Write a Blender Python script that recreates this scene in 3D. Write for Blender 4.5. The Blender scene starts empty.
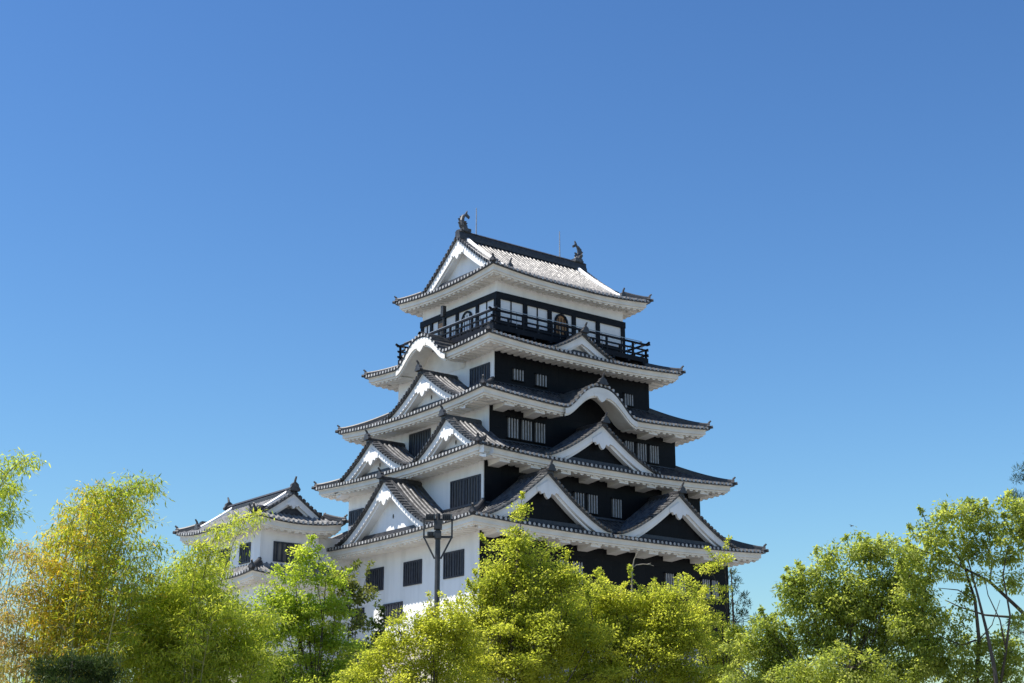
import bpy, math, random
import numpy as np
from mathutils import Vector

random.seed(7)
rng = np.random.default_rng(11)
scene = bpy.context.scene
col = scene.collection

# ------------------------------------------------------------------ camera, sky, sun, exposure
F_PX = 1522.45
PITCH, YAW = 0.2883, 0.9099
CAM = np.array([-55.317, -70.063, -4.113])
_cy, _sy, _cp, _sp = math.cos(YAW), math.sin(YAW), math.cos(PITCH), math.sin(PITCH)
FWD = np.array([_cy * _cp, _sy * _cp, _sp])
RIGHT = np.array([_sy, -_cy, 0.0])
UP = np.cross(RIGHT, FWD)


def at(px, py, D):
    """world point at forward distance D that the camera sees at pixel (px, py)"""
    return CAM + D * (FWD + RIGHT * (px - 512) / F_PX - UP * (py - 341.5) / F_PX)


cam_data = bpy.data.cameras.new("camera")
cam = bpy.data.objects.new("camera", cam_data)
col.objects.link(cam)
cam.location = CAM.tolist()
cam.rotation_euler = Vector(FWD.tolist()).to_track_quat('-Z', 'Y').to_euler()
cam_data.sensor_width = 36.0
cam_data.lens = F_PX * 36.0 / 1024.0
cam_data.clip_start = 0.5
cam_data.clip_end = 8000
scene.camera = cam

SUN = Vector((-0.48, 0.195, 1.0)).normalized()      # direction towards the sun
sun_el = math.asin(SUN.z)
world = bpy.data.worlds.new("World")
scene.world = world
world.use_nodes = True
wn = world.node_tree
wn.nodes.clear()
sky = wn.nodes.new('ShaderNodeTexSky')
sky.sky_type = 'NISHITA'
sky.sun_disc = False
sky.sun_elevation = sun_el
sky.sun_rotation = math.atan2(SUN.x, SUN.y)
sky.altitude = 0
sky.air_density = 1.5
sky.dust_density = 0.3
sky.ozone_density = 7.0
bg = wn.nodes.new('ShaderNodeBackground')
bg.inputs['Strength'].default_value = 0.052
wo = wn.nodes.new('ShaderNodeOutputWorld')
gam = wn.nodes.new('ShaderNodeGamma')
gam.inputs['Gamma'].default_value = 1.5
wn.links.new(sky.outputs[0], gam.inputs[0])
tnt = wn.nodes.new('ShaderNodeMixRGB')
tnt.blend_type = 'MULTIPLY'
tnt.inputs['Fac'].default_value = 1.0
tnt.inputs['Color2'].default_value = (0.715, 0.757, 0.755, 1)
wn.links.new(gam.outputs[0], tnt.inputs['Color1'])
wn.links.new(tnt.outputs[0], bg.inputs[0])
wn.links.new(bg.outputs[0], wo.inputs[0])

sun_data = bpy.data.lights.new("sun", 'SUN')
sun_data.energy = 5.0
sun_data.angle = math.radians(0.5)
sun_data.color = (1.0, 0.94, 0.85)
sun = bpy.data.objects.new("sun", sun_data)
col.objects.link(sun)
sun.location = (-40, 25, 90)
sun.rotation_euler = SUN.to_track_quat('Z', 'Y').to_euler()

scene.view_settings.view_transform = 'Standard'
scene.view_settings.look = 'None'
scene.view_settings.gamma = 1.0
scene.view_settings.use_curve_mapping = False
scene.view_settings.exposure = 0.68
scene.cycles.max_bounces = 10
scene.cycles.diffuse_bounces = 8
scene.cycles.transmission_bounces = 8
scene.cycles.transparent_max_bounces = 8


# ------------------------------------------------------------------ materials
def new_mat(name):
    m = bpy.data.materials.new(name)
    m.use_nodes = True
    nt = m.node_tree
    b = nt.nodes['Principled BSDF']
    return m, nt, b


def noise_mat(name, c1, c2, scale=3.0, rough=0.6, stretch=(1, 1, 1), detail=5.0, lo=0.35, hi=0.65,
              bump=0.0, bump_scale=None, spec=0.5, metallic=0.0):
    m, nt, b = new_mat(name)
    tc = nt.nodes.new('ShaderNodeTexCoord')
    mp = nt.nodes.new('ShaderNodeMapping')
    mp.inputs['Scale'].default_value = stretch
    nt.links.new(tc.outputs['Object'], mp.inputs['Vector'])
    n = nt.nodes.new('ShaderNodeTexNoise')
    n.inputs['Scale'].default_value = scale
    n.inputs['Detail'].default_value = detail
    nt.links.new(mp.outputs[0], n.inputs['Vector'])
    r = nt.nodes.new('ShaderNodeValToRGB')
    r.color_ramp.elements[0].position = lo
    r.color_ramp.elements[0].color = (*c1, 1)
    r.color_ramp.elements[1].position = hi
    r.color_ramp.elements[1].color = (*c2, 1)
    nt.links.new(n.outputs['Fac'], r.inputs['Fac'])
    nt.links.new(r.outputs['Color'], b.inputs['Base Color'])
    b.inputs['Roughness'].default_value = rough
    b.inputs['Metallic'].default_value = metallic
    b.inputs['Specular IOR Level'].default_value = spec
    if bump:
        n2 = nt.nodes.new('ShaderNodeTexNoise')
        n2.inputs['Scale'].default_value = bump_scale or scale * 4
        n2.inputs['Detail'].default_value = 4
        nt.links.new(mp.outputs[0], n2.inputs['Vector'])
        bp = nt.nodes.new('ShaderNodeBump')
        bp.inputs['Strength'].default_value = bump
        bp.inputs['Distance'].default_value = 0.03
        nt.links.new(n2.outputs['Fac'], bp.inputs['Height'])
        nt.links.new(bp.outputs['Normal'], b.inputs['Normal'])
    return m


M_PLASTER = noise_mat('white_plaster', (0.71, 0.71, 0.70), (0.82, 0.82, 0.81), 1.6, 0.75,
                      stretch=(1, 1, 0.16), lo=0.28, hi=0.55, bump=0.15, bump_scale=9)
M_EAVES = noise_mat('eaves_plaster', (0.68, 0.655, 0.60), (0.80, 0.775, 0.72), 1.3, 0.8, lo=0.3, hi=0.65,
                    bump=0.12, bump_scale=10)
M_TILE = noise_mat('smoked_roof_tile', (0.05, 0.051, 0.053), (0.12, 0.12, 0.122), 3.1, 0.42,
                   detail=8, lo=0.36, hi=0.62, bump=0.35, bump_scale=7, spec=0.5, metallic=0.45)
_nt = M_TILE.node_tree
_n = _nt.nodes.new('ShaderNodeTexNoise')
_n.inputs['Scale'].default_value = 4.5
_n.inputs['Detail'].default_value = 6
_mr = _nt.nodes.new('ShaderNodeMapRange')
_mr.inputs['From Min'].default_value = 0.35
_mr.inputs['From Max'].default_value = 0.65
_mr.inputs['To Min'].default_value = 0.42
_mr.inputs['To Max'].default_value = 0.56
_tc = _nt.nodes.new('ShaderNodeTexCoord')
_nt.links.new(_tc.outputs['Object'], _n.inputs['Vector'])
_nt.links.new(_n.outputs['Fac'], _mr.inputs['Value'])
_nt.links.new(_mr.outputs[0], _nt.nodes['Principled BSDF'].inputs['Roughness'])
M_TILE_END = noise_mat('sun_toned_end_tile', (0.20, 0.20, 0.20), (0.50, 0.50, 0.49), 2.2, 0.55, lo=0.35, hi=0.65)  # sunlit dots along the eaves, painted as a paler colour on the end discs
M_TILE_GLARE = noise_mat('glare_toned_tile', (0.09, 0.09, 0.092), (0.24, 0.24, 0.235), 3.5, 0.5, detail=8, lo=0.36, hi=0.62, bump=0.35, bump_scale=7)  # turret roof tile, with sun glare painted in as a lighter base colour
M_RIDGE = noise_mat('ridge_tile', (0.022, 0.023, 0.026), (0.05, 0.05, 0.054), 4, 0.5, lo=0.3, hi=0.7,
                    bump=0.3, bump_scale=12)
M_BRONZE = noise_mat('weathered_ornament', (0.04, 0.042, 0.048), (0.09, 0.09, 0.09), 6, 0.5, bump=0.4)
M_DARKWOOD = noise_mat('black_lacquered_wood', (0.006, 0.007, 0.010), (0.012, 0.013, 0.017), 2.5, 0.55,
                       stretch=(1, 1, 3), spec=0.15)
M_WINFRAME = noise_mat('window_frame_paint', (0.012, 0.016, 0.028), (0.03, 0.035, 0.05), 5, 0.55)
M_WINDARK = noise_mat('window_interior', (0.03, 0.029, 0.027), (0.10, 0.095, 0.085), 1.2, 0.7)
M_SHUTTER = noise_mat('grey_shutter', (0.06, 0.06, 0.058), (0.14, 0.135, 0.125), 3, 0.7, stretch=(1, 1, 0.4))
M_GOLDWOOD = noise_mat('warm_wood', (0.22, 0.10, 0.03), (0.40, 0.20, 0.07), 4, 0.5, stretch=(1, 1, 4))
M_BARWHITE = noise_mat('white_bar', (0.36, 0.36, 0.37), (0.5, 0.5, 0.5), 8, 0.7)
M_STEEL = noise_mat('galvanised_steel', (0.32, 0.33, 0.35), (0.45, 0.46, 0.47), 12, 0.45, metallic=0.6)
M_POLE = noise_mat('dark_painted_steel', (0.018, 0.019, 0.021), (0.035, 0.036, 0.038), 9, 0.5)
M_LENS = noise_mat('lamp_glass', (0.02, 0.022, 0.025), (0.05, 0.05, 0.055), 20, 0.2)
M_STONE = noise_mat('stone_base', (0.20, 0.18, 0.15), (0.38, 0.35, 0.30), 0.9, 0.9, bump=1.0, bump_scale=1.4)
M_GROUND = noise_mat('ground_gravel', (0.15, 0.146, 0.135), (0.24, 0.23, 0.21), 0.15, 0.95, bump=0.4, bump_scale=4)
M_BARK = noise_mat('dark_bark', (0.035, 0.028, 0.022), (0.09, 0.075, 0.06), 6, 0.9, stretch=(1, 1, 0.3), bump=0.6)
M_PALEBARK = noise_mat('pale_twig_bark', (0.22, 0.19, 0.15), (0.36, 0.32, 0.27), 9, 0.8, stretch=(1, 1, 0.3))
M_CULM = noise_mat('bamboo_culm', (0.12, 0.14, 0.04), (0.24, 0.22, 0.08), 3, 0.45, stretch=(1, 1, 0.4))
M_BIRD = noise_mat('bird_feathers', (0.02, 0.02, 0.02), (0.06, 0.055, 0.05), 20, 0.7)


def iron_mat():
    """black iron sheets nailed on in overlapping courses"""
    m, nt, b = new_mat('black_iron_sheet')
    tc = nt.nodes.new('ShaderNodeTexCoord')
    mp = nt.nodes.new('ShaderNodeMapping')
    mp.inputs['Rotation'].default_value = (math.radians(90), 0, 0)
    nt.links.new(tc.outputs['Object'], mp.inputs['Vector'])
    br = nt.nodes.new('ShaderNodeTexBrick')
    br.inputs['Scale'].default_value = 1.0
    br.inputs['Brick Width'].default_value = 0.62
    br.inputs['Row Height'].default_value = 1.15
    br.inputs['Mortar Size'].default_value = 0.02
    br.offset = 0.0
    br.inputs['Color1'].default_value = (0.0040, 0.0042, 0.0055, 1)
    br.inputs['Color2'].default_value = (0.0065, 0.0068, 0.0085, 1)
    br.inputs['Mortar'].default_value = (0.004, 0.004, 0.006, 1)
    nt.links.new(mp.outputs[0], br.inputs['Vector'])
    nt.links.new(br.outputs['Color'], b.inputs['Base Color'])
    b.inputs['Roughness'].default_value = 0.5
    b.inputs['Specular IOR Level'].default_value = 0.12
    bp = nt.nodes.new('ShaderNodeBump')
    bp.inputs['Strength'].default_value = 0.5
    bp.inputs['Distance'].default_value = 0.02
    bp.invert = True
    nt.links.new(br.outputs['Fac'], bp.inputs['Height'])
    nt.links.new(bp.outputs['Normal'], b.inputs['Normal'])
    return m


M_IRON = iron_mat()


def leaf_mat(name, stops, transl=0.45, rough=0.55, tcol=1.5, spec=0.2):
    """leaf colour taken from a per-leaf random attribute; part of the light passes through"""
    m, nt, b = new_mat(name)
    at_ = nt.nodes.new('ShaderNodeAttribute')
    at_.attribute_name = 'tint'
    r = nt.nodes.new('ShaderNodeValToRGB')
    els = r.color_ramp.elements
    while len(els) < len(stops):
        els.new(0.5)
    for e, (p, c) in zip(els, stops):
        e.position = p
        e.color = (*c, 1)
    nt.links.new(at_.outputs['Fac'], r.inputs['Fac'])
    nt.links.new(r.outputs['Color'], b.inputs['Base Color'])
    b.inputs['Roughness'].default_value = rough
    b.inputs['Specular IOR Level'].default_value = spec
    tr = nt.nodes.new('ShaderNodeBsdfTranslucent')
    mul = nt.nodes.new('ShaderNodeMixRGB')
    mul.blend_type = 'MULTIPLY'
    mul.inputs['Fac'].default_value = 1
    mul.inputs['Color2'].default_value = (tcol, tcol * 1.0, tcol * 0.5, 1)
    nt.links.new(r.outputs['Color'], mul.inputs['Color1'])
    nt.links.new(mul.outputs[0], tr.inputs['Color'])
    mx = nt.nodes.new('ShaderNodeMixShader')
    mx.inputs['Fac'].default_value = transl
    nt.links.new(b.outputs[0], mx.inputs[1])
    nt.links.new(tr.outputs[0], mx.inputs[2])
    nt.links.new(mx.outputs[0], nt.nodes['Material Output'].inputs['Surface'])
    return m


L_MAPLE = leaf_mat('spring_leaf', [(0, (0.20, 0.235, 0.045)), (0.5, (0.30, 0.325, 0.065)), (1, (0.42, 0.42, 0.10))], 0.66, tcol=2.0)
L_BRIGHT = leaf_mat('maple_leaf', [(0, (0.20, 0.26, 0.045)), (0.55, (0.28, 0.345, 0.06)), (1, (0.39, 0.42, 0.09))], 0.66, tcol=2.0)
L_BAMBOO = leaf_mat('bamboo_leaf', [(0, (0.16, 0.23, 0.035)), (0.6, (0.30, 0.36, 0.055)), (1, (0.46, 0.47, 0.10))], 0.6, tcol=1.8)
L_GOLD = leaf_mat('golden_bamboo_leaf', [(0, (0.18, 0.25, 0.035)), (0.45, (0.36, 0.38, 0.055)), (0.75, (0.52, 0.40, 0.06)), (1, (0.58, 0.34, 0.07))], 0.6, tcol=1.7)
L_RUST = leaf_mat('rusty_bamboo_leaf', [(0, (0.20, 0.23, 0.06)), (0.5, (0.40, 0.33, 0.11)), (1, (0.50, 0.30, 0.16))], 0.55, tcol=1.6)
L_CAMPHOR = leaf_mat('camphor_leaf', [(0, (0.15, 0.195, 0.055)), (0.5, (0.25, 0.29, 0.08)), (1, (0.39, 0.41, 0.14))], 0.65, 0.5, tcol=2.0)
L_DARK = leaf_mat('dark_evergreen_leaf', [(0, (0.020, 0.040, 0.010)), (0.6, (0.05, 0.08, 0.016)), (1, (0.10, 0.13, 0.025))], 0.3)
L_OLIVE = leaf_mat('olive_leaf', [(0, (0.07, 0.095, 0.025)), (0.6, (0.14, 0.165, 0.04)), (1, (0.24, 0.24, 0.065))], 0.45)
L_NEEDLE = leaf_mat('pine_needle', [(0, (0.018, 0.040, 0.012)), (0.6, (0.036, 0.066, 0.016)), (1, (0.075, 0.11, 0.022))], 0.2)


# ------------------------------------------------------------------ helpers
class MB:
    def __init__(self):
        self.v, self.f, self.m = [], [], []

    def quad(self, a, b, c, d, mi=0):
        n = len(self.v)
        self.v += [tuple(a), tuple(b), tuple(c), tuple(d)]
        self.f.append((n, n + 1, n + 2, n + 3))
        self.m.append(mi)

    def poly(self, pts, mi=0):
        n = len(self.v)
        self.v += [tuple(p) for p in pts]
        self.f.append(tuple(range(n, n + len(pts))))
        self.m.append(mi)

    def grid(self, rows, mi=0):
        """rows: list of equally long lists of points"""
        n = len(self.v)
        w = len(rows[0])
        for r in rows:
            self.v += [tuple(p) for p in r]
        for i in range(len(rows) - 1):
            for j in range(w - 1):
                self.f.append((n + i * w + j, n + i * w + j + 1, n + (i + 1) * w + j + 1, n + (i + 1) * w + j))
                self.m.append(mi)

    def box(self, x0, x1, y0, y1, z0, z1, mi=0):
        self.hexa([(x0, y0, z0), (x1, y0, z0), (x1, y1, z0), (x0, y1, z0),
                   (x0, y0, z1), (x1, y0, z1), (x1, y1, z1), (x0, y1, z1)], mi)

    def hexa(self, p, mi=0):
        n = len(self.v)
        self.v += [tuple(q) for q in p]
        for f in ((0, 3, 2, 1), (4, 5, 6, 7), (0, 1, 5, 4), (1, 2, 6, 5), (2, 3, 7, 6), (3, 0, 4, 7)):
            self.f.append(tuple(n + i for i in f))
            self.m.append(mi)

    def beam(self, p, q, w, h, mi=0):
        """rectangular bar from p to q, w wide (horizontal), h high, bottom-centred axis in the middle"""
        p, q = np.array(p, float), np.array(q, float)
        t = q - p
        t /= np.linalg.norm(t)
        upv = np.array([0, 0, 1.0]) if abs(t[2]) < 0.95 else np.array([1.0, 0, 0])
        s = np.cross(t, upv)
        s /= np.linalg.norm(s)
        u = np.cross(s, t)
        s, u = s * w / 2, u * h / 2
        self.hexa([p - s - u, q - s - u, q + s - u, p + s - u, p - s + u, q - s + u, q + s + u, p + s + u], mi)

    def tube(self, pts, radii, n=6, mi=0, cap=True):
        pts = [np.array(p, float) for p in pts]
        rings = []
        ref = np.array([0.31, 0.52, 0.79])
        for i, p in enumerate(pts):
            t = pts[min(i + 1, len(pts) - 1)] - pts[max(i - 1, 0)]
            t /= (np.linalg.norm(t) + 1e-9)
            s = np.cross(t, ref)
            s /= (np.linalg.norm(s) + 1e-9)
            u = np.cross(s, t)
            r = radii[i] if hasattr(radii, '__len__') else radii
            rings.append([p + r * (math.cos(2 * math.pi * k / n) * s + math.sin(2 * math.pi * k / n) * u) for k in range(n)])
        base = len(self.v)
        for r in rings:
            self.v += [tuple(p) for p in r]
        for i in range(len(rings) - 1):
            for k in range(n):
                a, b = base + i * n + k, base + i * n + (k + 1) % n
                self.f.append((a, b, b + n, a + n))
                self.m.append(mi)
        if cap:
            self.f.append(tuple(base + k for k in range(n))[::-1])
            self.m.append(mi)
            e = base + (len(rings) - 1) * n
            self.f.append(tuple(e + k for k in range(n)))
            self.m.append(mi)

    def build(self, name, mats, parent=None, smooth=False):
        me = bpy.data.meshes.new(name)
        me.from_pydata(self.v, [], self.f)
        if not isinstance(mats, (list, tuple)):
            mats = [mats]
        for m in mats:
            me.materials.append(m)
        if len(mats) > 1:
            me.polygons.foreach_set('material_index', self.m)
        if smooth:
            me.polygons.foreach_set('use_smooth', [True] * len(me.polygons))
        me.update()
        o = bpy.data.objects.new(name, me)
        col.objects.link(o)
        if parent is not None:
            o.parent = parent
        return o


def tag(o, label, cat, group=None):
    o['label'] = label
    o['category'] = cat
    if group:
        o['group'] = group
    return o


def empty(name, loc, rz=0.0):
    o = bpy.data.objects.new(name, None)
    col.objects.link(o)
    o.location = tuple(float(c) for c in loc)
    o.rotation_euler = (0, 0, rz)
    o.empty_display_size = 0.5
    return o


# ------------------------------------------------------------------ ground
def terrain(x, y):
    r = math.hypot(x - CAM[0], y - CAM[1])
    t = min(1.0, max(0.0, (r - 46) / 22))
    t = t * t * (3 - 2 * t)
    return -5.75 + 5.2 * t


g = MB()
rad = [0, 8, 16, 24, 32, 40] + list(range(44, 74, 2)) + [80, 95, 120, 170, 260, 420, 800, 1600, 3500]
NA = 96
rows = []
for r in rad:
    rows.append([(CAM[0] + r * math.cos(a), CAM[1] + r * math.sin(a),
                  terrain(CAM[0] + r * math.cos(a), CAM[1] + r * math.sin(a)))
                 for a in [2 * math.pi * k / NA for k in range(NA + 1)]])
g.grid(rows)
go = g.build('ground', M_GROUND, smooth=True)
go['kind'] = 'structure'


# ------------------------------------------------------------------ Japanese castle roofs
def side_frame(side, A, B):
    """returns (S, P) : half length of the eave and P(s, d, z) for a point s along it and d inwards"""
    if side == 'n':
        return A, lambda s, d, z: (s, -(B - d), z)
    if side == 'e':
        return B, lambda s, d, z: (-(A - d), -s, z)
    if side == 's':
        return A, lambda s, d, z: (-s, B - d, z)
    return B, lambda s, d, z: (A - d, s, z)


class Tier:
    """one hipped eave: plan half sizes A x B, eave height ze, roof run D and rise, wall overhang o"""

    def __init__(self, A, B, ze, rise, D, o, flare=0.25, bumps=None, hip=None, verge=None, powr=1.2):
        self.A, self.B, self.ze, self.rise, self.D, self.o, self.flare = A, B, ze, rise, D, o, flare
        self.bumps = bumps or {}
        self.L = min(A, B)
        self.powr = powr
        self.verge = verge               # half length of the gabled upper roof along the n / s sides

    def depth(self, side):
        if self.verge is not None and side in 'ew':
            return self.A - self.verge + 0.55
        return self.D

    def k(self, side, s):
        if side in self.bumps:
            s0, W, H = self.bumps[side]
            x = abs(s - s0) / W
            if x < 1:
                return H * (0.5 + 0.5 * math.cos(math.pi * x ** 1.3))
        return 0.0

    def fl(self, side, s):
        S = self.A if side in 'ns' else self.B
        c = min(1.0, max(0.0, S - abs(s)) / self.L)
        return self.flare * (1 - c) ** 2

    def z(self, side, s, d):
        zb = self.ze + self.rise * max(0.0, d / self.D) ** self.powr + self.fl(side, s) * max(0.0, 1 - d / self.D)
        kk = self.k(side, s)
        if kk > 0:
            a, b = zb, self.ze + kk
            h = 0.12
            t = min(1, max(0, 0.5 + 0.5 * (a - b) / h))
            zb = a * t + b * (1 - t) + h * t * (1 - t)
        return zb

    def limit(self, side, d):
        S = self.A if side in 'ns' else self.B
        w = S - d
        if self.verge is not None and side in 'ns':
            w = max(w, self.verge)
        return w

    def run(self, side, s):
        """how far in the slope reaches at position s"""
        S = self.A if side in 'ns' else self.B
        dm = self.depth(side)
        if self.verge is not None and side in 'ns' and abs(s) <= self.verge:
            return dm
        return min(dm, S - abs(s))


def rib(mb, P, zf, s, d0, d1, nseg, hw=0.085, h0=0.075):
    """a row of round cover tiles running down the slope"""
    rows = []
    for i in range(nseg + 1):
        d = d0 + (d1 - d0) * (i / nseg) ** 1.4
        z = zf(s, d)
        zl, zr = zf(s - hw, d), zf(s + hw, d)
        h = h0 * (1.45 if d < 0.3 else 1.0)            # thicker end tiles along the eave
        rows.append([P(s - hw, d, zl - 0.01), P(s - hw * 0.55, d, z + h * 0.85), P(s, d, z + h * 1.1),
                     P(s + hw * 0.55, d, z + h * 0.85), P(s + hw, d, zr - 0.01)])
    mb.grid(rows)


def roof_surface(t, sides='nesw', pitch=0.31):
    mb = MB()
    for side in sides:
        S, P = side_frame(side, t.A, t.B)
        dm = t.depth(side)
        ns = max(24, int(2 * S / 0.22))
        nd = 8
        zf = lambda s, d: t.z(side, s, d)
        rows = []
        for j in range(nd + 1):
            d = dm * j / nd
            w = t.limit(side, d)
            rows.append([P(w * (2 * i / ns - 1), d, zf(w * (2 * i / ns - 1), d)) for i in range(ns + 1)])
        mb.grid(rows)
        # front lip of the pan tiles
        w = t.limit(side, 0)
        mb.grid([[P(w * (2 * i / ns - 1), -0.02, zf(w * (2 * i / ns - 1), 0) + 0.005) for i in range(ns + 1)],
                 [P(w * (2 * i / ns - 1), -0.02, zf(w * (2 * i / ns - 1), 0) - 0.075) for i in range(ns + 1)],
                 [P(w * (2 * i / ns - 1), 0.12, zf(w * (2 * i / ns - 1), 0) - 0.075) for i in range(ns + 1)]], 1)
        n = int((2 * S - 0.3) / pitch)
        for i in range(n + 1):
            s = -n * pitch / 2 + i * pitch
            dmax = t.run(side, s)
            if dmax < 0.15:
                continue
            rib(mb, P, zf, s, -0.05, dmax, 7 if dmax > 1 else 3)
            # round eave end tile
            zc = zf(s, 0) + 0.02
            mb.poly([P(s + 0.088 * math.cos(a), -0.058, zc + 0.088 * math.sin(a)) for a in [math.pi * q / 4 for q in range(8)]], 2)
    return mb


def eaves_mesh(t, sides='nesw', brackets=(), fascia=0.34, raf_pitch=0.46, bmat=0):
    """white plastered fascia, soffit, rafter ends and outrigger blocks under the tiles"""
    mb = MB()
    for side in sides:
        S, P = side_frame(side, t.A, t.B)
        ns = max(30, int(2 * S / 0.2))
        o = t.o
        prof = [(0.10, -0.07), (0.18, -0.09), (0.18, -0.10 - fascia), (0.28, -0.11 - fascia), (0.28, -0.20 - fascia), (o + 0.04, -0.12 - fascia)]

        def zs(s, d, dz):
            return t.ze + t.fl(side, s) * (1 - 0.35 * min(1, d / o)) + t.k(side, s) + dz
        rows = []
        for d, dz in prof:
            w = S - d
            rows.append([P(w * (2 * i / ns - 1), d, zs(w * (2 * i / ns - 1), d, dz)) for i in range(ns + 1)])
        mb.grid(rows)
        # rafter ends
        n = int((2 * S - 0.9) / raf_pitch)
        for i in range(n + 1):
            s = -n * raf_pitch / 2 + i * raf_pitch
            if t.k(side, s) > 0.08:
                continue
            dend = min(o + 0.03, S - abs(s) - 0.1)
            if dend < 0.4:
                continue
            za, zb = zs(s, 0.36, -0.18 - fascia), zs(s, dend, -0.10 - fascia)
            hw, hh = 0.13, 0.10
            for (p0, p1) in (((-hw, 0), (-hw, -hh * .7)), ((-hw, -hh * .7), (-hw * .5, -hh)), ((-hw * .5, -hh), (hw * .5, -hh)),
                             ((hw * .5, -hh), (hw, -hh * .7)), ((hw, -hh * .7), (hw, 0))):
                mb.quad(P(s + p0[0], 0.36, za + p0[1]), P(s + p1[0], 0.36, za + p1[1]),
                        P(s + p1[0], dend, zb + p1[1]), P(s + p0[0], dend, zb + p0[1]))
            mb.poly([P(s + a, 0.36, za + b) for a, b in ((-hw, 0), (-hw, -hh * .7), (-hw * .5, -hh), (hw * .5, -hh), (hw, -hh * .7), (hw, 0))])
        if side in brackets:
            n = max(2, int(round((2 * (S - o) - 1.2) / 2.1)))
            for i in range(n + 1):
                s = -(S - o - 0.6) + i * 2 * (S - o - 0.6) / n
                if t.k(side, s) > 0.05:
                    continue
                z1 = zs(s, 0.5, -0.20 - fascia)
                z0 = z1 - 0.27
                p = [P(s - 0.34, 0.42, z0 + 0.10), P(s + 0.34, 0.42, z0 + 0.10), P(s + 0.34, o + 0.02, z0), P(s - 0.34, o + 0.02, z0),
                     P(s - 0.34, 0.42, z1), P(s + 0.34, 0.42, z1), P(s + 0.34, o + 0.02, z1 + 0.1), P(s - 0.34, o + 0.02, z1 + 0.1)]
                mb.hexa(p)
        # curved bargeboard and closing panel of an undulating gable
        if side in t.bumps:
            s0, W, H = t.bumps[side]
            W2 = W * 0.98
            m = 40
            ss = [s0 - W2 + 2 * W2 * i / m for i in range(m + 1)]
            dep = lambda s: 0.30 + 0.16 * (t.k(side, s) / H)
            mb.grid([[P(s, 0.02, zs(s, 0, -0.12)) for s in ss], [P(s, 0.02, zs(s, 0, -0.14) - dep(s)) for s in ss],
                     [P(s, 0.20, zs(s, 0, -0.14) - dep(s)) for s in ss]])
            mb.grid([[P(s, 0.10, zs(s, 0, -0.14) - dep(s)) for s in ss], [P(s, 0.10, zs(s, 0, -0.14) - dep(s) - 0.10) for s in ss],
                     [P(s, 0.22, zs(s, 0, -0.14) - dep(s) - 0.10) for s in ss]])
            zc = zs(s0, 0, -0.5)
            pts = [(-0.62, 0.0), (-0.5, -0.2), (-0.36, -0.16), (-0.2, -0.34), (0, -0.46), (0.2, -0.34), (0.36, -0.16), (0.5, -0.2), (0.62, 0.0)]
            fr = [P(s0 + a, -0.0, zc + b) for a, b in pts]
            bk = [P(s0 + a, 0.14, zc + b) for a, b in pts]
            mb.poly(fr)
            for i in range(len(pts) - 1):
                mb.quad(fr[i], fr[i + 1], bk[i + 1], bk[i])
            mb.grid([[P(s, o - 0.03, t.ze - 0.7) for s in ss], [P(s, o - 0.03, zs(s, o, -0.05 - fascia)) for s in ss]], bmat)
    return mb


def ornament(mb, p, out, h=0.5, w=0.42):
    """demon-face end tile: shouldered plate with a spike on top, facing the horizontal direction out"""
    p = np.array(p, float)
    o = np.array([out[0], out[1], 0.0])
    o /= np.linalg.norm(o)
    s = np.array([-o[1], o[0], 0])
    u = np.array([0, 0, 1.0])
    prof = [(-w * .55, 0), (-w * .62, h * .2), (-w * .42, h * .42), (-w * .40, h * .6), (-w * .16, h * .78), (0, h * .84),
            (w * .16, h * .78), (w * .40, h * .6), (w * .42, h * .42), (w * .62, h * .2), (w * .55, 0)]
    fr = [p + s * a + u * b + o * 0.10 for a, b in prof]
    bk = [p + s * a + u * b - o * 0.10 for a, b in prof]
    mb.poly(fr)
    mb.poly(bk[::-1])
    for i in range(len(prof) - 1):
        mb.quad(fr[i], fr[i + 1], bk[i + 1], bk[i])
    mb.tube([p + u * h * .7, p + u * h * 1.0 + o * .05, p + u * h * 1.3 + o * 0.16], [0.075, 0.065, 0.05], 6)


def hip_ridges(t, name_parent, d_top, corners=((-1, -1), (1, -1), (-1, 1), (1, 1))):
    for sx, sy in corners:
        mb = MB()
        pts = []
        n = 9
        for i in range(n + 1):
            d = 0.02 + (d_top - 0.02) * i / n
            zc = t.ze + t.rise * (d / t.D) ** t.powr + t.fl('n', t.A - d) * (1 - d / t.D)
            pts.append(np.array([sx * (t.A - d), sy * (t.B - d), zc]))
        diag = np.array([sx, sy, 0]) / math.sqrt(2)
        side = np.array([-diag[1], diag[0], 0])
        prof = [(-0.17, -0.02), (-0.17, 0.10), (-0.11, 0.12), (-0.11, 0.24), (-0.06, 0.31), (0.06, 0.31), (0.11, 0.24), (0.11, 0.12), (0.17, 0.10), (0.17, -0.02)]
        rows = [[p + side * a + np.array([0, 0, b]) for a, b in prof] for p in pts]
        mb.grid(rows)
        mb.poly(rows[0])
        ornament(mb, pts[0] + np.array([0, 0, 0.06]) - diag * 0.05, diag, 0.32, 0.34)
        # little projecting round tile at the very corner
        mb.tube([pts[0] - diag * 0.2 + np.array([0, 0, 0.03]), pts[0] + diag * 0.22 + np.array([0, 0, 0.10])], [0.10, 0.09], 8)
        mb.build('hip_ridge', M_RIDGE, name_parent)


def strip_top(t, d, h=0.09):
    """row of ridge tiles where the roof meets the wall above"""
    mb = MB()
    for side in 'nesw':
        S, P = side_frame(side, t.A, t.B)
        w = S - d
        n = 30
        ss = [w * (2 * i / n - 1) for i in range(n + 1)]
        z = lambda s: t.z(side, s, d) + 0.02
        mb.grid([[P(s, d - 0.16, z(s) - 0.03) for s in ss], [P(s, d - 0.14, z(s) + h) for s in ss], [P(s, d + 0.05, z(s) + h + 0.03) for s in ss]])
    return mb


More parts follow.
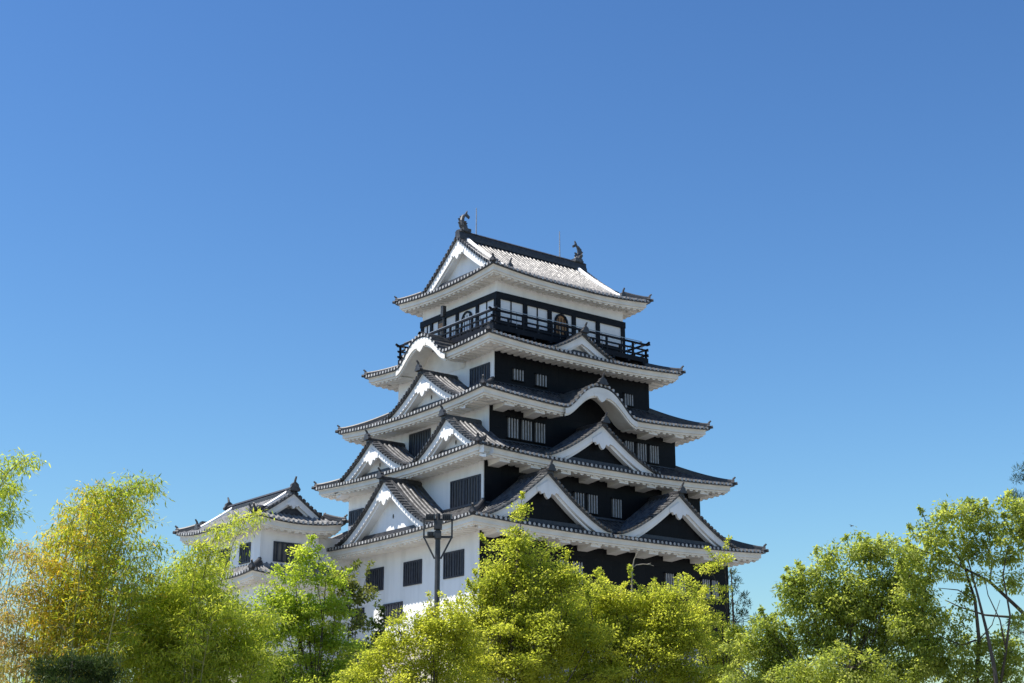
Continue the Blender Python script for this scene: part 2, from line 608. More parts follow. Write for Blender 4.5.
def make_gable(t, side, s0, W, zr, zf, parent, dend, ped_mat, label=None, d0=0.28, board=0.48, cusp=True):
    """triangular dormer gable standing on an eave"""
    S, P = side_frame(side, t.A, t.B)
    H = zr - zf
    prof = lambda w: zf + H * max(0.0, 1 - abs(w) / W) ** 1.34
    mb = MB()
    dv = d0 - 0.16
    nd, nw = 4, 14
    ws = [W * 1.04 * i / nw for i in range(nw + 1)]
    for sg in (-1, 1):
        mb.grid([[P(s0 + sg * w, dv + (dend - dv) * j / nd, prof(w)) for w in ws] for j in range(nd + 1)])
        mb.grid([[P(s0 + sg * w, dv, prof(w)) for w in ws], [P(s0 + sg * w, dv, prof(w) - 0.06) for w in ws],
                 [P(s0 + sg * w, dv + 0.3, prof(w) - 0.06) for w in ws]])
        # tile rows run down the gable slope
        n = int((dend - dv - 0.1) / 0.31)
        for j in range(n + 1):
            d = dv + 0.62 + j * 0.31
            if d > dend:
                break
            hw, h = 0.085, 0.075
            rows = []
            for w in ws:
                z = prof(w)
                rows.append([P(s0 + sg * w, d - hw, z - .01), P(s0 + sg * w, d - hw * .55, z + h * .85), P(s0 + sg * w, d, z + h * 1.1),
                             P(s0 + sg * w, d + hw * .55, z + h * .85), P(s0 + sg * w, d + hw, z - .01)])
            mb.grid(rows)
        # ladder of verge tiles
        L = 0.0
        w = 0.12
        while w < W * 1.0:
            sl = (prof(w) - prof(w + 0.05)) / 0.05
            stp = 0.30 / math.sqrt(1 + sl * sl)
            a, b = w, w + stp * 0.52
            za, zb = prof(a), prof(b)
            p = [P(s0 + sg * a, dv - 0.07, za - 0.03), P(s0 + sg * b, dv - 0.07, zb - 0.03), P(s0 + sg * b, dv + 0.42, zb - 0.02), P(s0 + sg * a, dv + 0.42, za - 0.02),
                 P(s0 + sg * a, dv - 0.07, za + 0.08), P(s0 + sg * b, dv - 0.07, zb + 0.08), P(s0 + sg * b, dv + 0.42, zb + 0.11), P(s0 + sg * a, dv + 0.42, za + 0.11)]
            mb.hexa(p)
            w += stp
        # long roll behind the ladder
        rows = []
        for w in ws:
            z = prof(w)
            rows.append([P(s0 + sg * w, dv + 0.40, z), P(s0 + sg * w, dv + 0.43, z + 0.15), P(s0 + sg * w, dv + 0.53, z + 0.15), P(s0 + sg * w, dv + 0.56, z)])
        mb.grid(rows)
    root = mb.build('gable', M_TILE, parent)
    if label:
        root['label'] = label
    # ridge
    rg = MB()
    rr = [(-0.17, -0.12), (-0.17, 0.06), (-0.10, 0.08), (-0.10, 0.13), (0, 0.18), (0.10, 0.13), (0.10, 0.08), (0.17, 0.06), (0.17, -0.12)]
    rg.grid([[P(s0 + a, d, zr + b) for a, b in rr] for d in (dv - 0.10, dend)])
    rg.poly([P(s0 + a, dv - 0.10, zr + b) for a, b in rr])
    p0 = np.array(P(s0, dv - 0.14, zr + 0.02))
    out = np.array(P(s0, -1, 0)) - np.array(P(s0, 0, 0))
    ornament(rg, p0, out, 0.46, 0.44)
    rg.build('gable_ridge', M_RIDGE, root)
    # bargeboard
    bb = MB()

    def strip(dfront, dback, top, widf):
        for sg in (-1, 1):
            up_ = [P(s0 + sg * w, dfront, prof(w) - top) for w in ws]
            lo_ = [P(s0 + sg * w, dfront, prof(w) - top - widf(w)) for w in ws]
            lb = [P(s0 + sg * w, dback, prof(w) - top - widf(w)) for w in ws]
            bb.grid([up_, lo_, lb])
    strip(d0, d0 + 0.14, 0.065, lambda w: board * (1.0 - 0.22 * w / W) + (0.10 * max(0, 1 - w / 0.5) if w < 0.5 else 0))
    strip(d0 + 0.14, d0 + (0.65 if side == 'e' else 0.47), 0.10 + board * 0.86, lambda w: 0.16)
    bb.build('bargeboard', M_PLASTER, root)
    if cusp:
        pd = MB()
        zc = zr - 0.10 - board * 0.82
        k = min(1.0, W / 3.6)
        pts = [(-0.62, -0.42), (-0.60, -0.66), (-0.44, -0.60), (-0.36, -0.76), (-0.2, -0.66), (-0.12, -0.88), (0, -1.0),
               (0.12, -0.88), (0.2, -0.66), (0.36, -0.76), (0.44, -0.60), (0.60, -0.66), (0.62, -0.42), (0.0, 0.05)]
        fr = [P(s0 + a * k * 1.2, d0 - 0.05, zc + b * k * 0.95) for a, b in pts]
        bk = [P(s0 + a * k * 1.2, d0 + 0.10, zc + b * k * 0.95) for a, b in pts]
        for i in range(len(pts) - 1):
            ctr = P(s0, d0 - 0.06, zc - 0.3 * k)
            pd.poly([fr[i], fr[i + 1], ctr])
            pd.quad(fr[i], fr[i + 1], bk[i + 1], bk[i])
        pd.poly([fr[-1], fr[0], P(s0, d0 - 0.06, zc - 0.3 * k)])
        pd.build('gable_pendant', M_PLASTER, root)
    # recessed pediment
    pw = MB()
    dd = d0 + (0.62 if side == 'e' else 0.45)
    for sg in (-1, 1):
        pw.grid([[P(s0 + sg * w, dd, prof(w) - 0.12) for w in ws], [P(s0 + sg * w, dd, t.ze - 0.25) for w in ws]])
    # sill of ridge tiles at the foot of the pediment
    pe = pw.build('pediment', ped_mat, root)
    sl = MB()
    zz = t.z(side, s0, dd)
    n = 12
    hw = W * 0.82
    sl.grid([[P(s0 - hw + 2 * hw * i / n, dd - 0.22, zz - 0.04) for i in range(n + 1)], [P(s0 - hw + 2 * hw * i / n, dd - 0.20, zz + 0.17) for i in range(n + 1)],
             [P(s0 - hw + 2 * hw * i / n, dd + 0.02, zz + 0.22) for i in range(n + 1)]])
    sl.build('gable_sill', M_RIDGE, root)
    if ped_mat is M_PLASTER and cusp and H > 2:
        vb = MB()
        cz = zf + H * 0.36
        cc = [P(s0 + 0.06 * math.cos(a), dd - 0.02, cz + 0.13 * math.sin(a)) for a in [math.pi * q / 5 for q in range(10)]]
        vb.poly(cc)
        vb.build('vent_hole', M_WINDARK, root)
    return root


def box_walls(a, b, z0, z1, sides='nesw', batter=0.0):
    mb = MB()
    mb.hexa([(-a - batter, -b - batter, z0), (a + batter, -b - batter, z0), (a + batter, b + batter, z0), (-a - batter, b + batter, z0),
             (-a, -b, z1), (a, -b, z1), (a, b, z1), (-a, b, z1)])
    return mb


def window_n(b, u0, u1, z0, z1, parent, nbars=4, bar=0.045, proud=0.0):
    """north window: white vertical bars over a dark opening"""
    y = -b - proud
    mb = MB()
    mb.box(u0, u1, y - 0.02, y + 0.02, z0, z1, 0)
    mb.box(u0 - 0.05, u1 + 0.05, y - 0.10, y + 0.02, z1, z1 + 0.06, 1)
    mb.box(u0 - 0.05, u1 + 0.05, y - 0.10, y + 0.02, z0 - 0.06, z0, 1)
    w = mb.build('window', [M_WINDARK, M_IRON], parent)
    bs = MB()
    for i in range(nbars):
        c = u0 + (u1 - u0) * (i + 0.5) / nbars
        bs.box(c - bar / 2, c + bar / 2, y - 0.09, y - 0.025, z0, z1)
    bs.build('window_bars', M_BARWHITE, w)
    return w


def window_e(a, v0, v1, z0, z1, parent, nbars=7, mid=True):
    """east window: dark framed opening with dark bars, set on the plane x = -a"""
    x = -a
    mb = MB()
    f = 0.09
    v0, v1, z0, z1 = v0 + 0.05, v1 - 0.05, z0 + 0.03, z1 - 0.04
    mb.box(x - 0.07, x + 0.02, v0, v1, z1 - f, z1)
    mb.box(x - 0.07, x + 0.02, v0, v1, z0, z0 + f)
    mb.box(x - 0.07, x + 0.02, v0, v0 + f, z0 + f, z1 - f)
    mb.box(x - 0.07, x + 0.02, v1 - f, v1, z0 + f, z1 - f)
    w = mb.build('window', M_WINFRAME, parent)
    pa = MB()
    pa.box(x - 0.012, x + 0.012, v0 + f * .5, v1 - f * .5, z0 + f * .5, z1 - f * .5)
    pa.build('window_opening', M_SHUTTER, w)
    bs = MB()
    for i in range(nbars):
        c = v0 + f + (v1 - v0 - 2 * f) * (i + 0.5) / nbars
        bw = 0.062 if not (mid and i == nbars // 2) else 0.10
        bs.box(x - 0.06, x - 0.016, c - bw, c + bw, z0 + f, z1 - f)
    bs.build('window_bars', M_WINFRAME, w)
    return w


# ------------------------------------------------------------------ the keep
keep = empty('castle_keep', (0, 0, -0.5))
tag(keep, 'five storey white and black castle keep with tiered grey tiled roofs, tallest building', 'castle')



def shift(o):
    """children are modelled in world heights; the keep's origin sits on the ground"""
    o.location.z += 0.5
    return o


wa = [9.0, 7.949, 6.94, 5.848, 4.867]
wb = [7.731, 6.686, 5.776, 4.789, 3.756]
A_ = [10.588, 9.435, 8.458, 7.339, 6.079]
B_ = [9.319, 8.172, 7.294, 6.279, 4.967]
ZE = [9.06, 13.06, 16.42, 19.95, 24.55]
RISE = [1.42, 1.25, 1.45, 1.12, 3.45]
FL = [0.26, 0.26, 0.34, 0.26, 0.30]
ov = [A_[i] - wa[i] for i in range(5)]
tiers = []
for i in range(4):
    bumps = {}
    if i == 2:
        bumps = {'n': (-0.05, 2.75, 1.60)}
    if i == 3:
        bumps = {'e': (-0.40, 2.55, 1.50)}
    tiers.append(Tier(A_[i], B_[i], ZE[i], RISE[i], A_[i] - wa[i + 1], ov[i], FL[i], bumps))
tiers.append(Tier(A_[4], B_[4], ZE[4], RISE[4], B_[4], ov[4], FL[4], {}, verge=5.0, powr=1.22))

# stone base below the first storey
sb = box_walls(9.0, 7.73, -1.2, 3.75, batter=2.2)
sb.v = [((x * 1.0), y, z) for x, y, z in sb.v]
shift(sb.build('stone_base', M_STONE, keep))

walls, irons = [], []
for i in range(5):
    z0 = 3.75 if i == 0 else ZE[i - 1] + RISE[i - 1] - 0.9
    z1 = ZE[i] + 0.30
    w = shift(box_walls(wa[i], wb[i], z0, z1).build('storey_wall', M_PLASTER, keep))
    walls.append(w)
    if i < 4:
        ir = MB()
        ir.box(-wa[i] + 0.05, wa[i] + 0.03, -wb[i] - 0.05, -wb[i] + 0.05, z0 - 0.01, z1 - 0.02)
        irons.append(shift(ir.build('iron_cladding', M_IRON, keep)))

roofs = []
for i, t in enumerate(tiers):
    r = shift(roof_surface(t).build('roof', [M_TILE, M_RIDGE, M_TILE_END], keep))
    roofs.append(r)
    e = eaves_mesh(t, brackets='n' if i < 3 else '', fascia=0.23, bmat=1 if i == 2 else 0)
    e.build('eaves', [M_EAVES, M_IRON], r)
    hip_ridges(t, r, t.D - 0.02 if i < 4 else t.A - 5.0 + 0.05)
    if i < 3:
        strip_top(t, t.D).build('wall_ridge', M_RIDGE, r)

# windows, lower storeys (north face: white bars on black)
NW = {4: [(-4.56, -3.78, 18.16, 18.79), (-2.9, -2.1, 18.10, 18.76), (3.81, 4.55, 18.0, 18.68)],
      3: [(-5.71, -4.94, 14.50, 15.6), (-4.74, -3.99, 14.50, 15.6), (-3.79, -3.04, 14.50, 15.6),
          (2.88, 3.6, 14.46, 15.5), (3.85, 4.6, 14.46, 15.5), (4.82, 5.57, 14.46, 15.5)],
      2: [(-1.78, -1.03, 10.75, 11.78), (-0.8, -0.05, 10.75, 11.78), (1.0, 1.74, 10.70, 11.74)],
      1: [(-3.78, -3.06, 6.6, 7.75), (-2.86, -2.1, 6.6, 7.75), (3.95, 4.62, 6.6, 7.7), (4.82, 5.5, 6.6, 7.7), (6.83, 7.45, 6.5, 7.6), (7.6, 8.1, 6.5, 7.6)]}
for k, l in NW.items():
    for u0, u1, z0, z1 in l:
        window_n(wb[k - 1] + 0.05, u0, u1, z0, z1, irons[k - 1])
EW = {4: [(-4.5, -2.54, 17.98, 19.08, 7)], 3: [(-0.35, 1.88, 14.3, 15.9, 8)],
      2: [(-6.52, -3.71, 10.5, 12.12, 10), (4.94, 6.59, 11.0, 11.95, 6)],
      1: [(-6.53, -4.64, 6.59, 8.04, 7), (-2.70, -0.89, 6.59, 7.97, 7), (1.02, 2.86, 6.62, 7.97, 7), (-0.92, 1.0, 4.7, 5.88, 7), (2.92, 3.95, 4.8, 5.9, 4)]}
for k, l in EW.items():
    for v0, v1, z0, z1, nb in l:
        window_e(wa[k - 1], v0, v1, z0, z1, walls[k - 1], nb)

# dormer gables
G = []
G.append(make_gable(tiers[0], 'n', -5.5, 4.25, 12.08, 9.36, keep, tiers[0].D + 0.2, M_IRON))
G.append(make_gable(tiers[0], 'n', 4.0, 4.5, 12.0, 9.34, keep, tiers[0].D + 0.2, M_IRON))
G.append(make_gable(tiers[1], 'n', -0.62, 4.1, 15.58, 13.30, keep, tiers[1].D + 0.2, M_IRON))
G.append(make_gable(tiers[3], 'n', -0.38, 2.55, 21.32, 20.06, keep, tiers[3].D + 0.2, M_PLASTER, board=0.42, cusp=False))
G.append(make_gable(tiers[0], 'e', 0.80, 4.55, 12.40, 9.30, keep, tiers[0].D + 0.2, M_PLASTER))
G.append(make_gable(tiers[1], 'e', -2.45, 3.75, 15.30, 13.22, keep, tiers[1].D + 0.2, M_PLASTER))
G.append(make_gable(tiers[1], 'e', 5.0, 3.2, 15.28, 13.24, keep, tiers[1].D + 0.2, M_PLASTER))
G.append(make_gable(tiers[2], 'e', 1.22, 3.75, 18.78, 16.62, keep, tiers[2].D + 0.2, M_PLASTER))
for gobj in G:
    shift(gobj)
G[3]['label'] = 'shallow white gable below the balcony'

# crest tiles on the two undulating gables
for t, side, rp in ((tiers[2], 'n', roofs[2]), (tiers[3], 'e', roofs[3])):
    S, P = side_frame(side, t.A, t.B)
    s0, W, H = t.bumps[side]
    mb = MB()
    zc = t.z(side, s0, 0)
    rr = [(-0.18, -0.05), (-0.14, 0.2), (0, 0.28), (0.14, 0.2), (0.18, -0.05)]
    mb.grid([[P(s0 + a, d, zc + b) for a, b in rr] for d in (-0.05, 1.6)])
    if side == 'n':
        ornament(mb, P(s0, -0.06, zc + 0.05), np.array(P(0, -1, 0)) - np.array(P(0, 0, 0)), 0.5, 0.6)
    mb.build('crest_tile', M_RIDGE, rp)


# ---- irimoya (hip and gable) top
def irimoya_top(t, rp, parent, ridge_h=0.48, ridge_w=0.46, board=0.6, white_verge=True, lift=0.0):
    """gable ends, main ridge and descending ridges of a hip-and-gable roof; returns ridge height"""
    Ug = t.verge
    zt = lambda v: t.z('n', 0, t.B - abs(v))
    zr = t.ze + t.rise
    n = 16
    vmax = t.B - (t.A - Ug) + 0.25
    vs = [vmax * i / n for i in range(n + 1)]
    for sx in (-1, 1):
        X = sx * Ug
        gm = MB()                                   # verge tiles
        for sg in (-1, 1):
            gm.grid([[(X, sg * v, zt(v) + 0.005) for v in vs], [(X + sx * 0.06, sg * v, zt(v)) for v in vs], [(X + sx * 0.06, sg * v, zt(v) - 0.11) for v in vs],
                     [(X - sx * 0.3, sg * v, zt(v) - 0.11) for v in vs]])
            w = 0.10
            while w < vmax:
                slp = (zt(w) - zt(w + 0.05)) / 0.05
                stp = 0.30 / math.sqrt(1 + slp * slp)
                a, b = w, w + stp * 0.52
                za, zb = zt(a), zt(b)
                x0, x1 = X + sx * 0.13, X - sx * 0.36
                gm.hexa([(x0, sg * a, za - 0.09), (x0, sg * b, zb - 0.09), (x1, sg * b, zb - 0.02), (x1, sg * a, za - 0.02),
                         (x0, sg * a, za + 0.10), (x0, sg * b, zb + 0.10), (x1, sg * b, zb + 0.11), (x1, sg * a, za + 0.11)])
                w += stp
        gable = gm.build('gable', M_TILE, rp)
        for sg in (-1, 1):                           # descending ridges beside the verge
            dr = MB()
            xc = X - sx * 0.62
            rws = []
            for i in range(13):
                v = 0.1 + (t.B - 0.75) * i / 12
                z = zt(v)
                rws.append([(xc - 0.15, sg * v, z), (xc - 0.13, sg * v, z + 0.20), (xc, sg * v, z + 0.26), (xc + 0.13, sg * v, z + 0.20), (xc + 0.15, sg * v, z)])
            dr.grid(rws)
            dr.build('descending_ridge', M_PLASTER, rp)
        for sg in (-1, 1):
            orn = MB()
            v = t.B - 0.62
            ornament(orn, (X - sx * 0.62, sg * v, zt(v) + 0.06), (0, sg), 0.5, 0.42)
            orn.build('ridge_ornament', M_BRONZE, rp)
        bb = MB()
        for sg in (-1, 1):
            for (xo, xi, top, wd) in ((X - sx * 0.02, X - sx * 0.16, 0.11, board), (X - sx * 0.16, X - sx * 0.6, 0.11 + board * .86, 0.17)):
                bb.grid([[(xo, sg * v, zt(v) - top) for v in vs], [(xo, sg * v, zt(v) - top - wd * (1 - 0.2 * v / vmax)) for v in vs],
                         [(xi, sg * v, zt(v) - top - wd * (1 - 0.2 * v / vmax)) for v in vs]])
        bb.build('bargeboard', M_PLASTER, gable)
        pd = MB()
        zc = zr - 0.1 - board * .8
        k = min(1.0, t.B / 4.5)
        pts = [(-0.62, -0.42), (-0.60, -0.66), (-0.44, -0.60), (-0.36, -0.76), (-0.2, -0.66), (-0.12, -0.88), (0, -1.0),
               (0.12, -0.88), (0.2, -0.66), (0.36, -0.76), (0.44, -0.60), (0.60, -0.66), (0.62, -0.42), (0.0, 0.05)]
        fr = [(X + sx * 0.04, a * k, zc + b * k * .8) for a, b in pts]
        bk = [(X - sx * 0.1, a * k, zc + b * k * .8) for a, b in pts]
        cc = (X + sx * 0.05, 0, zc - 0.3 * k)
        for i in range(len(pts)):
            j = (i + 1) % len(pts)
            pd.poly([fr[i], fr[j], cc])
            pd.quad(fr[i], fr[j], bk[j], bk[i])
        pd.build('gable_pendant', M_PLASTER, gable)
        pw = MB()
        xp = X - sx * 0.55
        for sg in (-1, 1):
            pw.grid([[(xp, sg * v, zt(v) - 0.12) for v in vs], [(xp, sg * v, t.ze + 0.1) for v in vs]])
        pw.build('pediment', M_PLASTER, gable)
        sl = MB()
        dd = t.A - Ug + 0.55
        zz = t.ze + t.rise * (dd / t.D) ** t.powr
        hw = vmax * 0.86
        x0 = X - sx * 0.2
        sl.hexa([(x0, -hw, zz - 0.15), (xp, -hw, zz - 0.15), (xp, hw, zz - 0.15), (x0, hw, zz - 0.15),
                 (x0 - sx * .02, -hw, zz + 0.14), (xp, -hw, zz + 0.18), (xp, hw, zz + 0.18), (x0 - sx * .02, hw, zz + 0.14)])
        sl.build('gable_sill', M_RIDGE, gable)
    rg = MB()
    prof = [(-ridge_w / 2 - .05, -0.12), (-ridge_w / 2 - .05, 0.08), (-ridge_w / 2, 0.10), (-ridge_w / 2 + .03, ridge_h - 0.14), (-ridge_w / 2 - .02, ridge_h - 0.12),
            (-0.10, ridge_h), (0.10, ridge_h), (ridge_w / 2 + .02, ridge_h - 0.12), (ridge_w / 2 - .03, ridge_h - 0.14), (ridge_w / 2, 0.10), (ridge_w / 2 + .05, 0.08), (ridge_w / 2 + .05, -0.12)]
    m = 12
    xs = [(Ug + 0.02) * (2 * i / m - 1) for i in range(m + 1)]
    rows = [[(x, a, zr + b + lift * abs(x / Ug) ** 2) for a, b in prof] for x in xs]
    rg.grid(rows)
    rg.poly(rows[0])
    rg.poly(rows[-1])
    rg.build('main_ridge', M_RIDGE, rp)
    return zr + ridge_h


ztop = irimoya_top(tiers[4], roofs[4], keep)


def fish_ornament(x, z, inward, parent, sc=1.0):
    """shachihoko: scaly fish standing on its head, tail curling up and inwards"""
    mb = MB()
    c = [(0.16, 0.10, 0.17), (0.02, 0.22, 0.23), (-0.14, 0.42, 0.22), (-0.20, 0.66, 0.18), (-0.14, 0.88, 0.14), (-0.02, 1.04, 0.10), (0.10, 1.12, 0.06)]
    mb.tube([(x + inward * a * sc, 0, z + b * sc) for a, b, r in c], [r * sc for a, b, r in c], 8)
    t = 0.05 * sc

    def fin(pts, th=t):
        fr = [(x + inward * a * sc, -th, z + b * sc) for a, b in pts]
        bk = [(x + inward * a * sc, th, z + b * sc) for a, b in pts]
        mb.poly(fr)
        mb.poly(bk[::-1])
        for i in range(len(pts)):
            j = (i + 1) % len(pts)
            mb.quad(fr[i], fr[j], bk[j], bk[i])
    fin([(0.02, 1.02), (0.08, 1.22), (0.22, 1.42), (0.20, 1.20), (0.40, 1.06), (0.36, 0.92), (0.20, 1.00), (0.10, 1.06)])
    fin([(-0.30, 0.36), (-0.44, 0.52), (-0.34, 0.60), (-0.44, 0.78), (-0.30, 0.80), (-0.30, 0.96), (-0.16, 0.9), (-0.16, 0.5)])
    fin([(0.10, 0.30), (0.26, 0.42), (0.16, 0.48), (0.24, 0.62), (0.08, 0.60), (0.0, 0.4)])
    for sg in (-1, 1):
        mb.poly([(x + inward * 0.0, sg * 0.18, z + 0.3), (x - inward * 0.12, sg * 0.42, z + 0.55), (x - inward * 0.2, sg * 0.2, z + 0.6)])
    mb.box(x - 0.34, x + 0.34, -0.20, 0.20, z - 0.25, z + 0.10)
    mb.box(x - 0.22, x + 0.36 * inward if inward > 0 else x + 0.22, -0.26, 0.26, z - 0.02, z + 0.18) if inward > 0 else mb.box(x - 0.36, x + 0.22, -0.26, 0.26, z - 0.02, z + 0.18)
    return mb.build('fish_ornament', M_BRONZE, parent)


shift(fish_ornament(-4.52, ztop - 0.02, 1, keep, 1.0))
shift(fish_ornament(4.48, ztop - 0.02, -1, keep, 1.0))
for x in (-3.6, 3.0):
    mb = MB()
    mb.tube([(x, 0.0, ztop - 0.1), (x, 0.0, ztop + 1.75)], [0.045, 0.030], 6)
    shift(mb.build('lightning_rod', M_STEEL, keep))

# ---- top storey: black frame, white panels, bell windows, door
fw = walls[4]
z_lo, z_hi = 20.9, 23.55
fr = MB()
a5, b5 = wa[4], wb[4]
PN = [-4.80, -2.83, -0.99, 0.87, 2.77, 4.80]
PE = [-3.70, -1.94, 0.06, 1.35, 2.72, 3.70]
for sy in (-1, 1):
    y = sy * b5
    for u in PN:
        fr.box(u - 0.14, u + 0.14, min(y, y + sy * 0.10), max(y, y + sy * 0.10), z_lo, z_hi)
    fr.box(-a5 - 0.115, a5 + 0.115, min(y + sy * 0.005, y + sy * 0.115), max(y + sy * 0.005, y + sy * 0.115), z_hi - 0.36, z_hi + 0.03)
    fr.box(-a5, a5, min(y, y + sy * 0.07), max(y, y + sy * 0.07), z_lo, z_lo + 1.0)
for sx in (-1, 1):
    x = sx * a5
    for v in PE:
        fr.box(min(x, x + sx * 0.10), max(x, x + sx * 0.10), v - 0.12, v + 0.12, z_lo, z_hi)
    fr.box(min(x + sx * 0.005, x + sx * 0.112), max(x + sx * 0.005, x + sx * 0.112), -b5, b5, z_hi - 0.34, z_hi + 0.027)
    fr.box(min(x, x + sx * 0.07), max(x, x + sx * 0.07), -b5, b5, z_lo, z_lo + 0.95)
    for v, s_ in ((-2.82, 0), (2.03, 0), (3.2, 0)):
        fr.box(min(x, x + sx * 0.05), max(x, x + sx * 0.05), v - 0.03, v + 0.03, z_lo, z_hi - 0.3)
for u in (-3.85, -1.9):
    fr.box(u - 0.03, u + 0.03, -b5 - 0.05, -b5, z_lo, z_hi - 0.3)
fr.build('timber_frame', M_DARKWOOD, fw)


def bell_window(kind, c, zb, w, h, plane, glow):
    """cusped bell-shaped (katomado) window"""
    prof = [(-0.60, 0), (-0.58, 0.3), (-0.56, 0.62), (-0.50, 0.80), (-0.36, 0.92), (-0.18, 0.975), (0, 1.0), (0.18, 0.975), (0.36, 0.92), (0.50, 0.80), (0.56, 0.62), (0.58, 0.3), (0.60, 0)]
    T = (lambda a, dz, off: (c + a, -plane - off, zb + dz)) if kind == 'n' else (lambda a, dz, off: (-plane - off, c + a, zb + dz))
    mb = MB()
    outer = [(a * w, b * h) for a, b in prof]
    inner = [(a * w * 0.78, b * (h - 0.12)) for a, b in prof]
    mb.grid([[T(a, b, 0.02) for a, b in outer], [T(a, b, 0.09) for a, b in outer], [T(a, b, 0.09) for a, b in inner], [T(a, b, 0.0) for a, b in inner]])
    wo_ = mb.build('bell_window', M_DARKWOOD, fw)
    pn = MB()
    pn.poly([T(a, b, 0.03) for a, b in inner])
    pn.build('window_panel', glow, wo_)
    br = MB()
    for i in range(-1, 2):
        a = i * w * 0.24
        p, q = T(a - 0.02, 0, 0.035), T(a + 0.02, h * 0.84, 0.06)
        br.box(min(p[0], q[0]), max(p[0], q[0]), min(p[1], q[1]), max(p[1], q[1]), zb, zb + h * 0.84)
    br.build('window_bars', M_DARKWOOD, wo_)


bell_window('n', -0.10, z_lo + 0.55, 0.95, 1.72, b5, M_GOLDWOOD)
bell_window('e', -0.92, z_lo + 0.55, 1.0, 1.68, a5, M_PLASTER)
dw = MB()
dw.box(-a5 - 0.045, -a5 + 0.01, 1.47, 2.0, z_lo + 0.9, z_hi - 0.36, 1)
dw.box(-a5 - 0.075, -a5 - 0.046, 1.50, 1.96, z_hi - 0.95, z_hi - 0.55, 0)
dw.build('doorway', [M_GOLDWOOD, M_WINDARK], fw)

# ---- balcony
da, db = 5.92, 4.82
zd = 21.02
bal = MB()
bal.box(-da + 0.06, da - 0.06, -db + 0.06, db - 0.06, zd, zd + 0.16)
bal.box(-da, da, -db, -db + 0.2, zd - 0.10, zd + 0.20)
bal.box(-da, da, db - 0.2, db, zd - 0.10, zd + 0.20)
bal.box(-da - 0.003, -da + 0.2, -db + 0.203, db - 0.203, zd - 0.10, zd + 0.20)
bal.box(da - 0.2, da + 0.003, -db + 0.203, db - 0.203, zd - 0.10, zd + 0.20)
bal.box(-da + 0.7, da - 0.7, -db + 0.7, db - 0.7, zd - 0.75, zd - 0.02)
for i in range(10):
    u = -da + 0.5 + (2 * da - 1) * i / 9
    bal.box(u - 0.09, u + 0.09, -db - 0.13, db + 0.13, zd - 0.26, zd - 0.105)
for i in range(8):
    v = -db + 0.5 + (2 * db - 1) * i / 7
    bal.box(-da - 0.13, da + 0.13, v - 0.09, v + 0.09, zd - 0.30, zd - 0.108)
balcony = shift(bal.build('balcony', M_DARKWOOD, keep))
rl = MB()
ra, rb = da - 0.10, db - 0.10
for z, w, h in ((zd + 1.02, 0.10, 0.11), (zd + 0.68, 0.07, 0.09), (zd + 0.33, 0.08, 0.10)):
    ext = 0.16 if z > zd + 0.9 else 0.2
    for sy in (-1, 1):
        rl.box(-ra - ext, ra + ext, sy * rb - w / 2, sy * rb + w / 2, z, z + h)
    for sx in (-1, 1):
        rl.box(sx * ra - w / 2, sx * ra + w / 2, -rb - ext, rb + ext, z + 0.012, z + h + 0.012)
for sx in (-1, 1):                                     # upturned rail ends
    for sy in (-1, 1):
        rl.beam((sx * (ra + 0.14), sy * rb, zd + 1.07), (sx * (ra + 0.34), sy * rb, zd + 1.15), 0.10, 0.11)
        rl.beam((sx * ra, sy * (rb + 0.14), zd + 1.08), (sx * ra, sy * (rb + 0.34), zd + 1.16), 0.10, 0.11)
n = 11
for i in range(n + 1):
    u = -ra + 2 * ra * i / n
    for sy in (-1, 1):
        hh = 1.02 if i % 2 == 0 else 0.70
        rl.box(u - 0.06, u + 0.06, sy * rb - 0.05, sy * rb + 0.05, zd + 0.18, zd + hh)
n = 9
for i in range(1, n):
    v = -rb + 2 * rb * i / n
    for sx in (-1, 1):
        hh = 1.02 if i % 2 == 0 else 0.70
        rl.box(sx * ra - 0.05, sx * ra + 0.05, v - 0.06, v + 0.06, zd + 0.18, zd + hh)
rl.build('railing', M_DARKWOOD, balcony)
hr = MB()
ia, ib = ra - 0.16, rb - 0.16
zz = zd + 1.28
for p, q in (((-ia, -ib), (ia, -ib)), ((ia, -ib), (ia, ib)), ((ia, ib), (-ia, ib)), ((-ia, ib), (-ia, -ib))):
    hr.beam((*p, zz), (*q, zz), 0.035, 0.035)
    for i in range(7):
        f_ = i / 7
        x, y = p[0] + (q[0] - p[0]) * f_, p[1] + (q[1] - p[1]) * f_
        hr.beam((x, y, zd + 0.15), (x, y, zz), 0.03, 0.03)
hr.build('handrail', M_STEEL, balcony)
pp = MB()
pp.tube([(-ra + 0.25, 0.55, zd + 0.1), (-ra + 0.25, 0.55, zd + 2.05)], 0.05, 8)
pp.box(-ra + 0.13, -ra + 0.37, 0.43, 0.67, zd + 2.0, zd + 2.65)
pp.build('speaker_post', M_POLE, balcony)

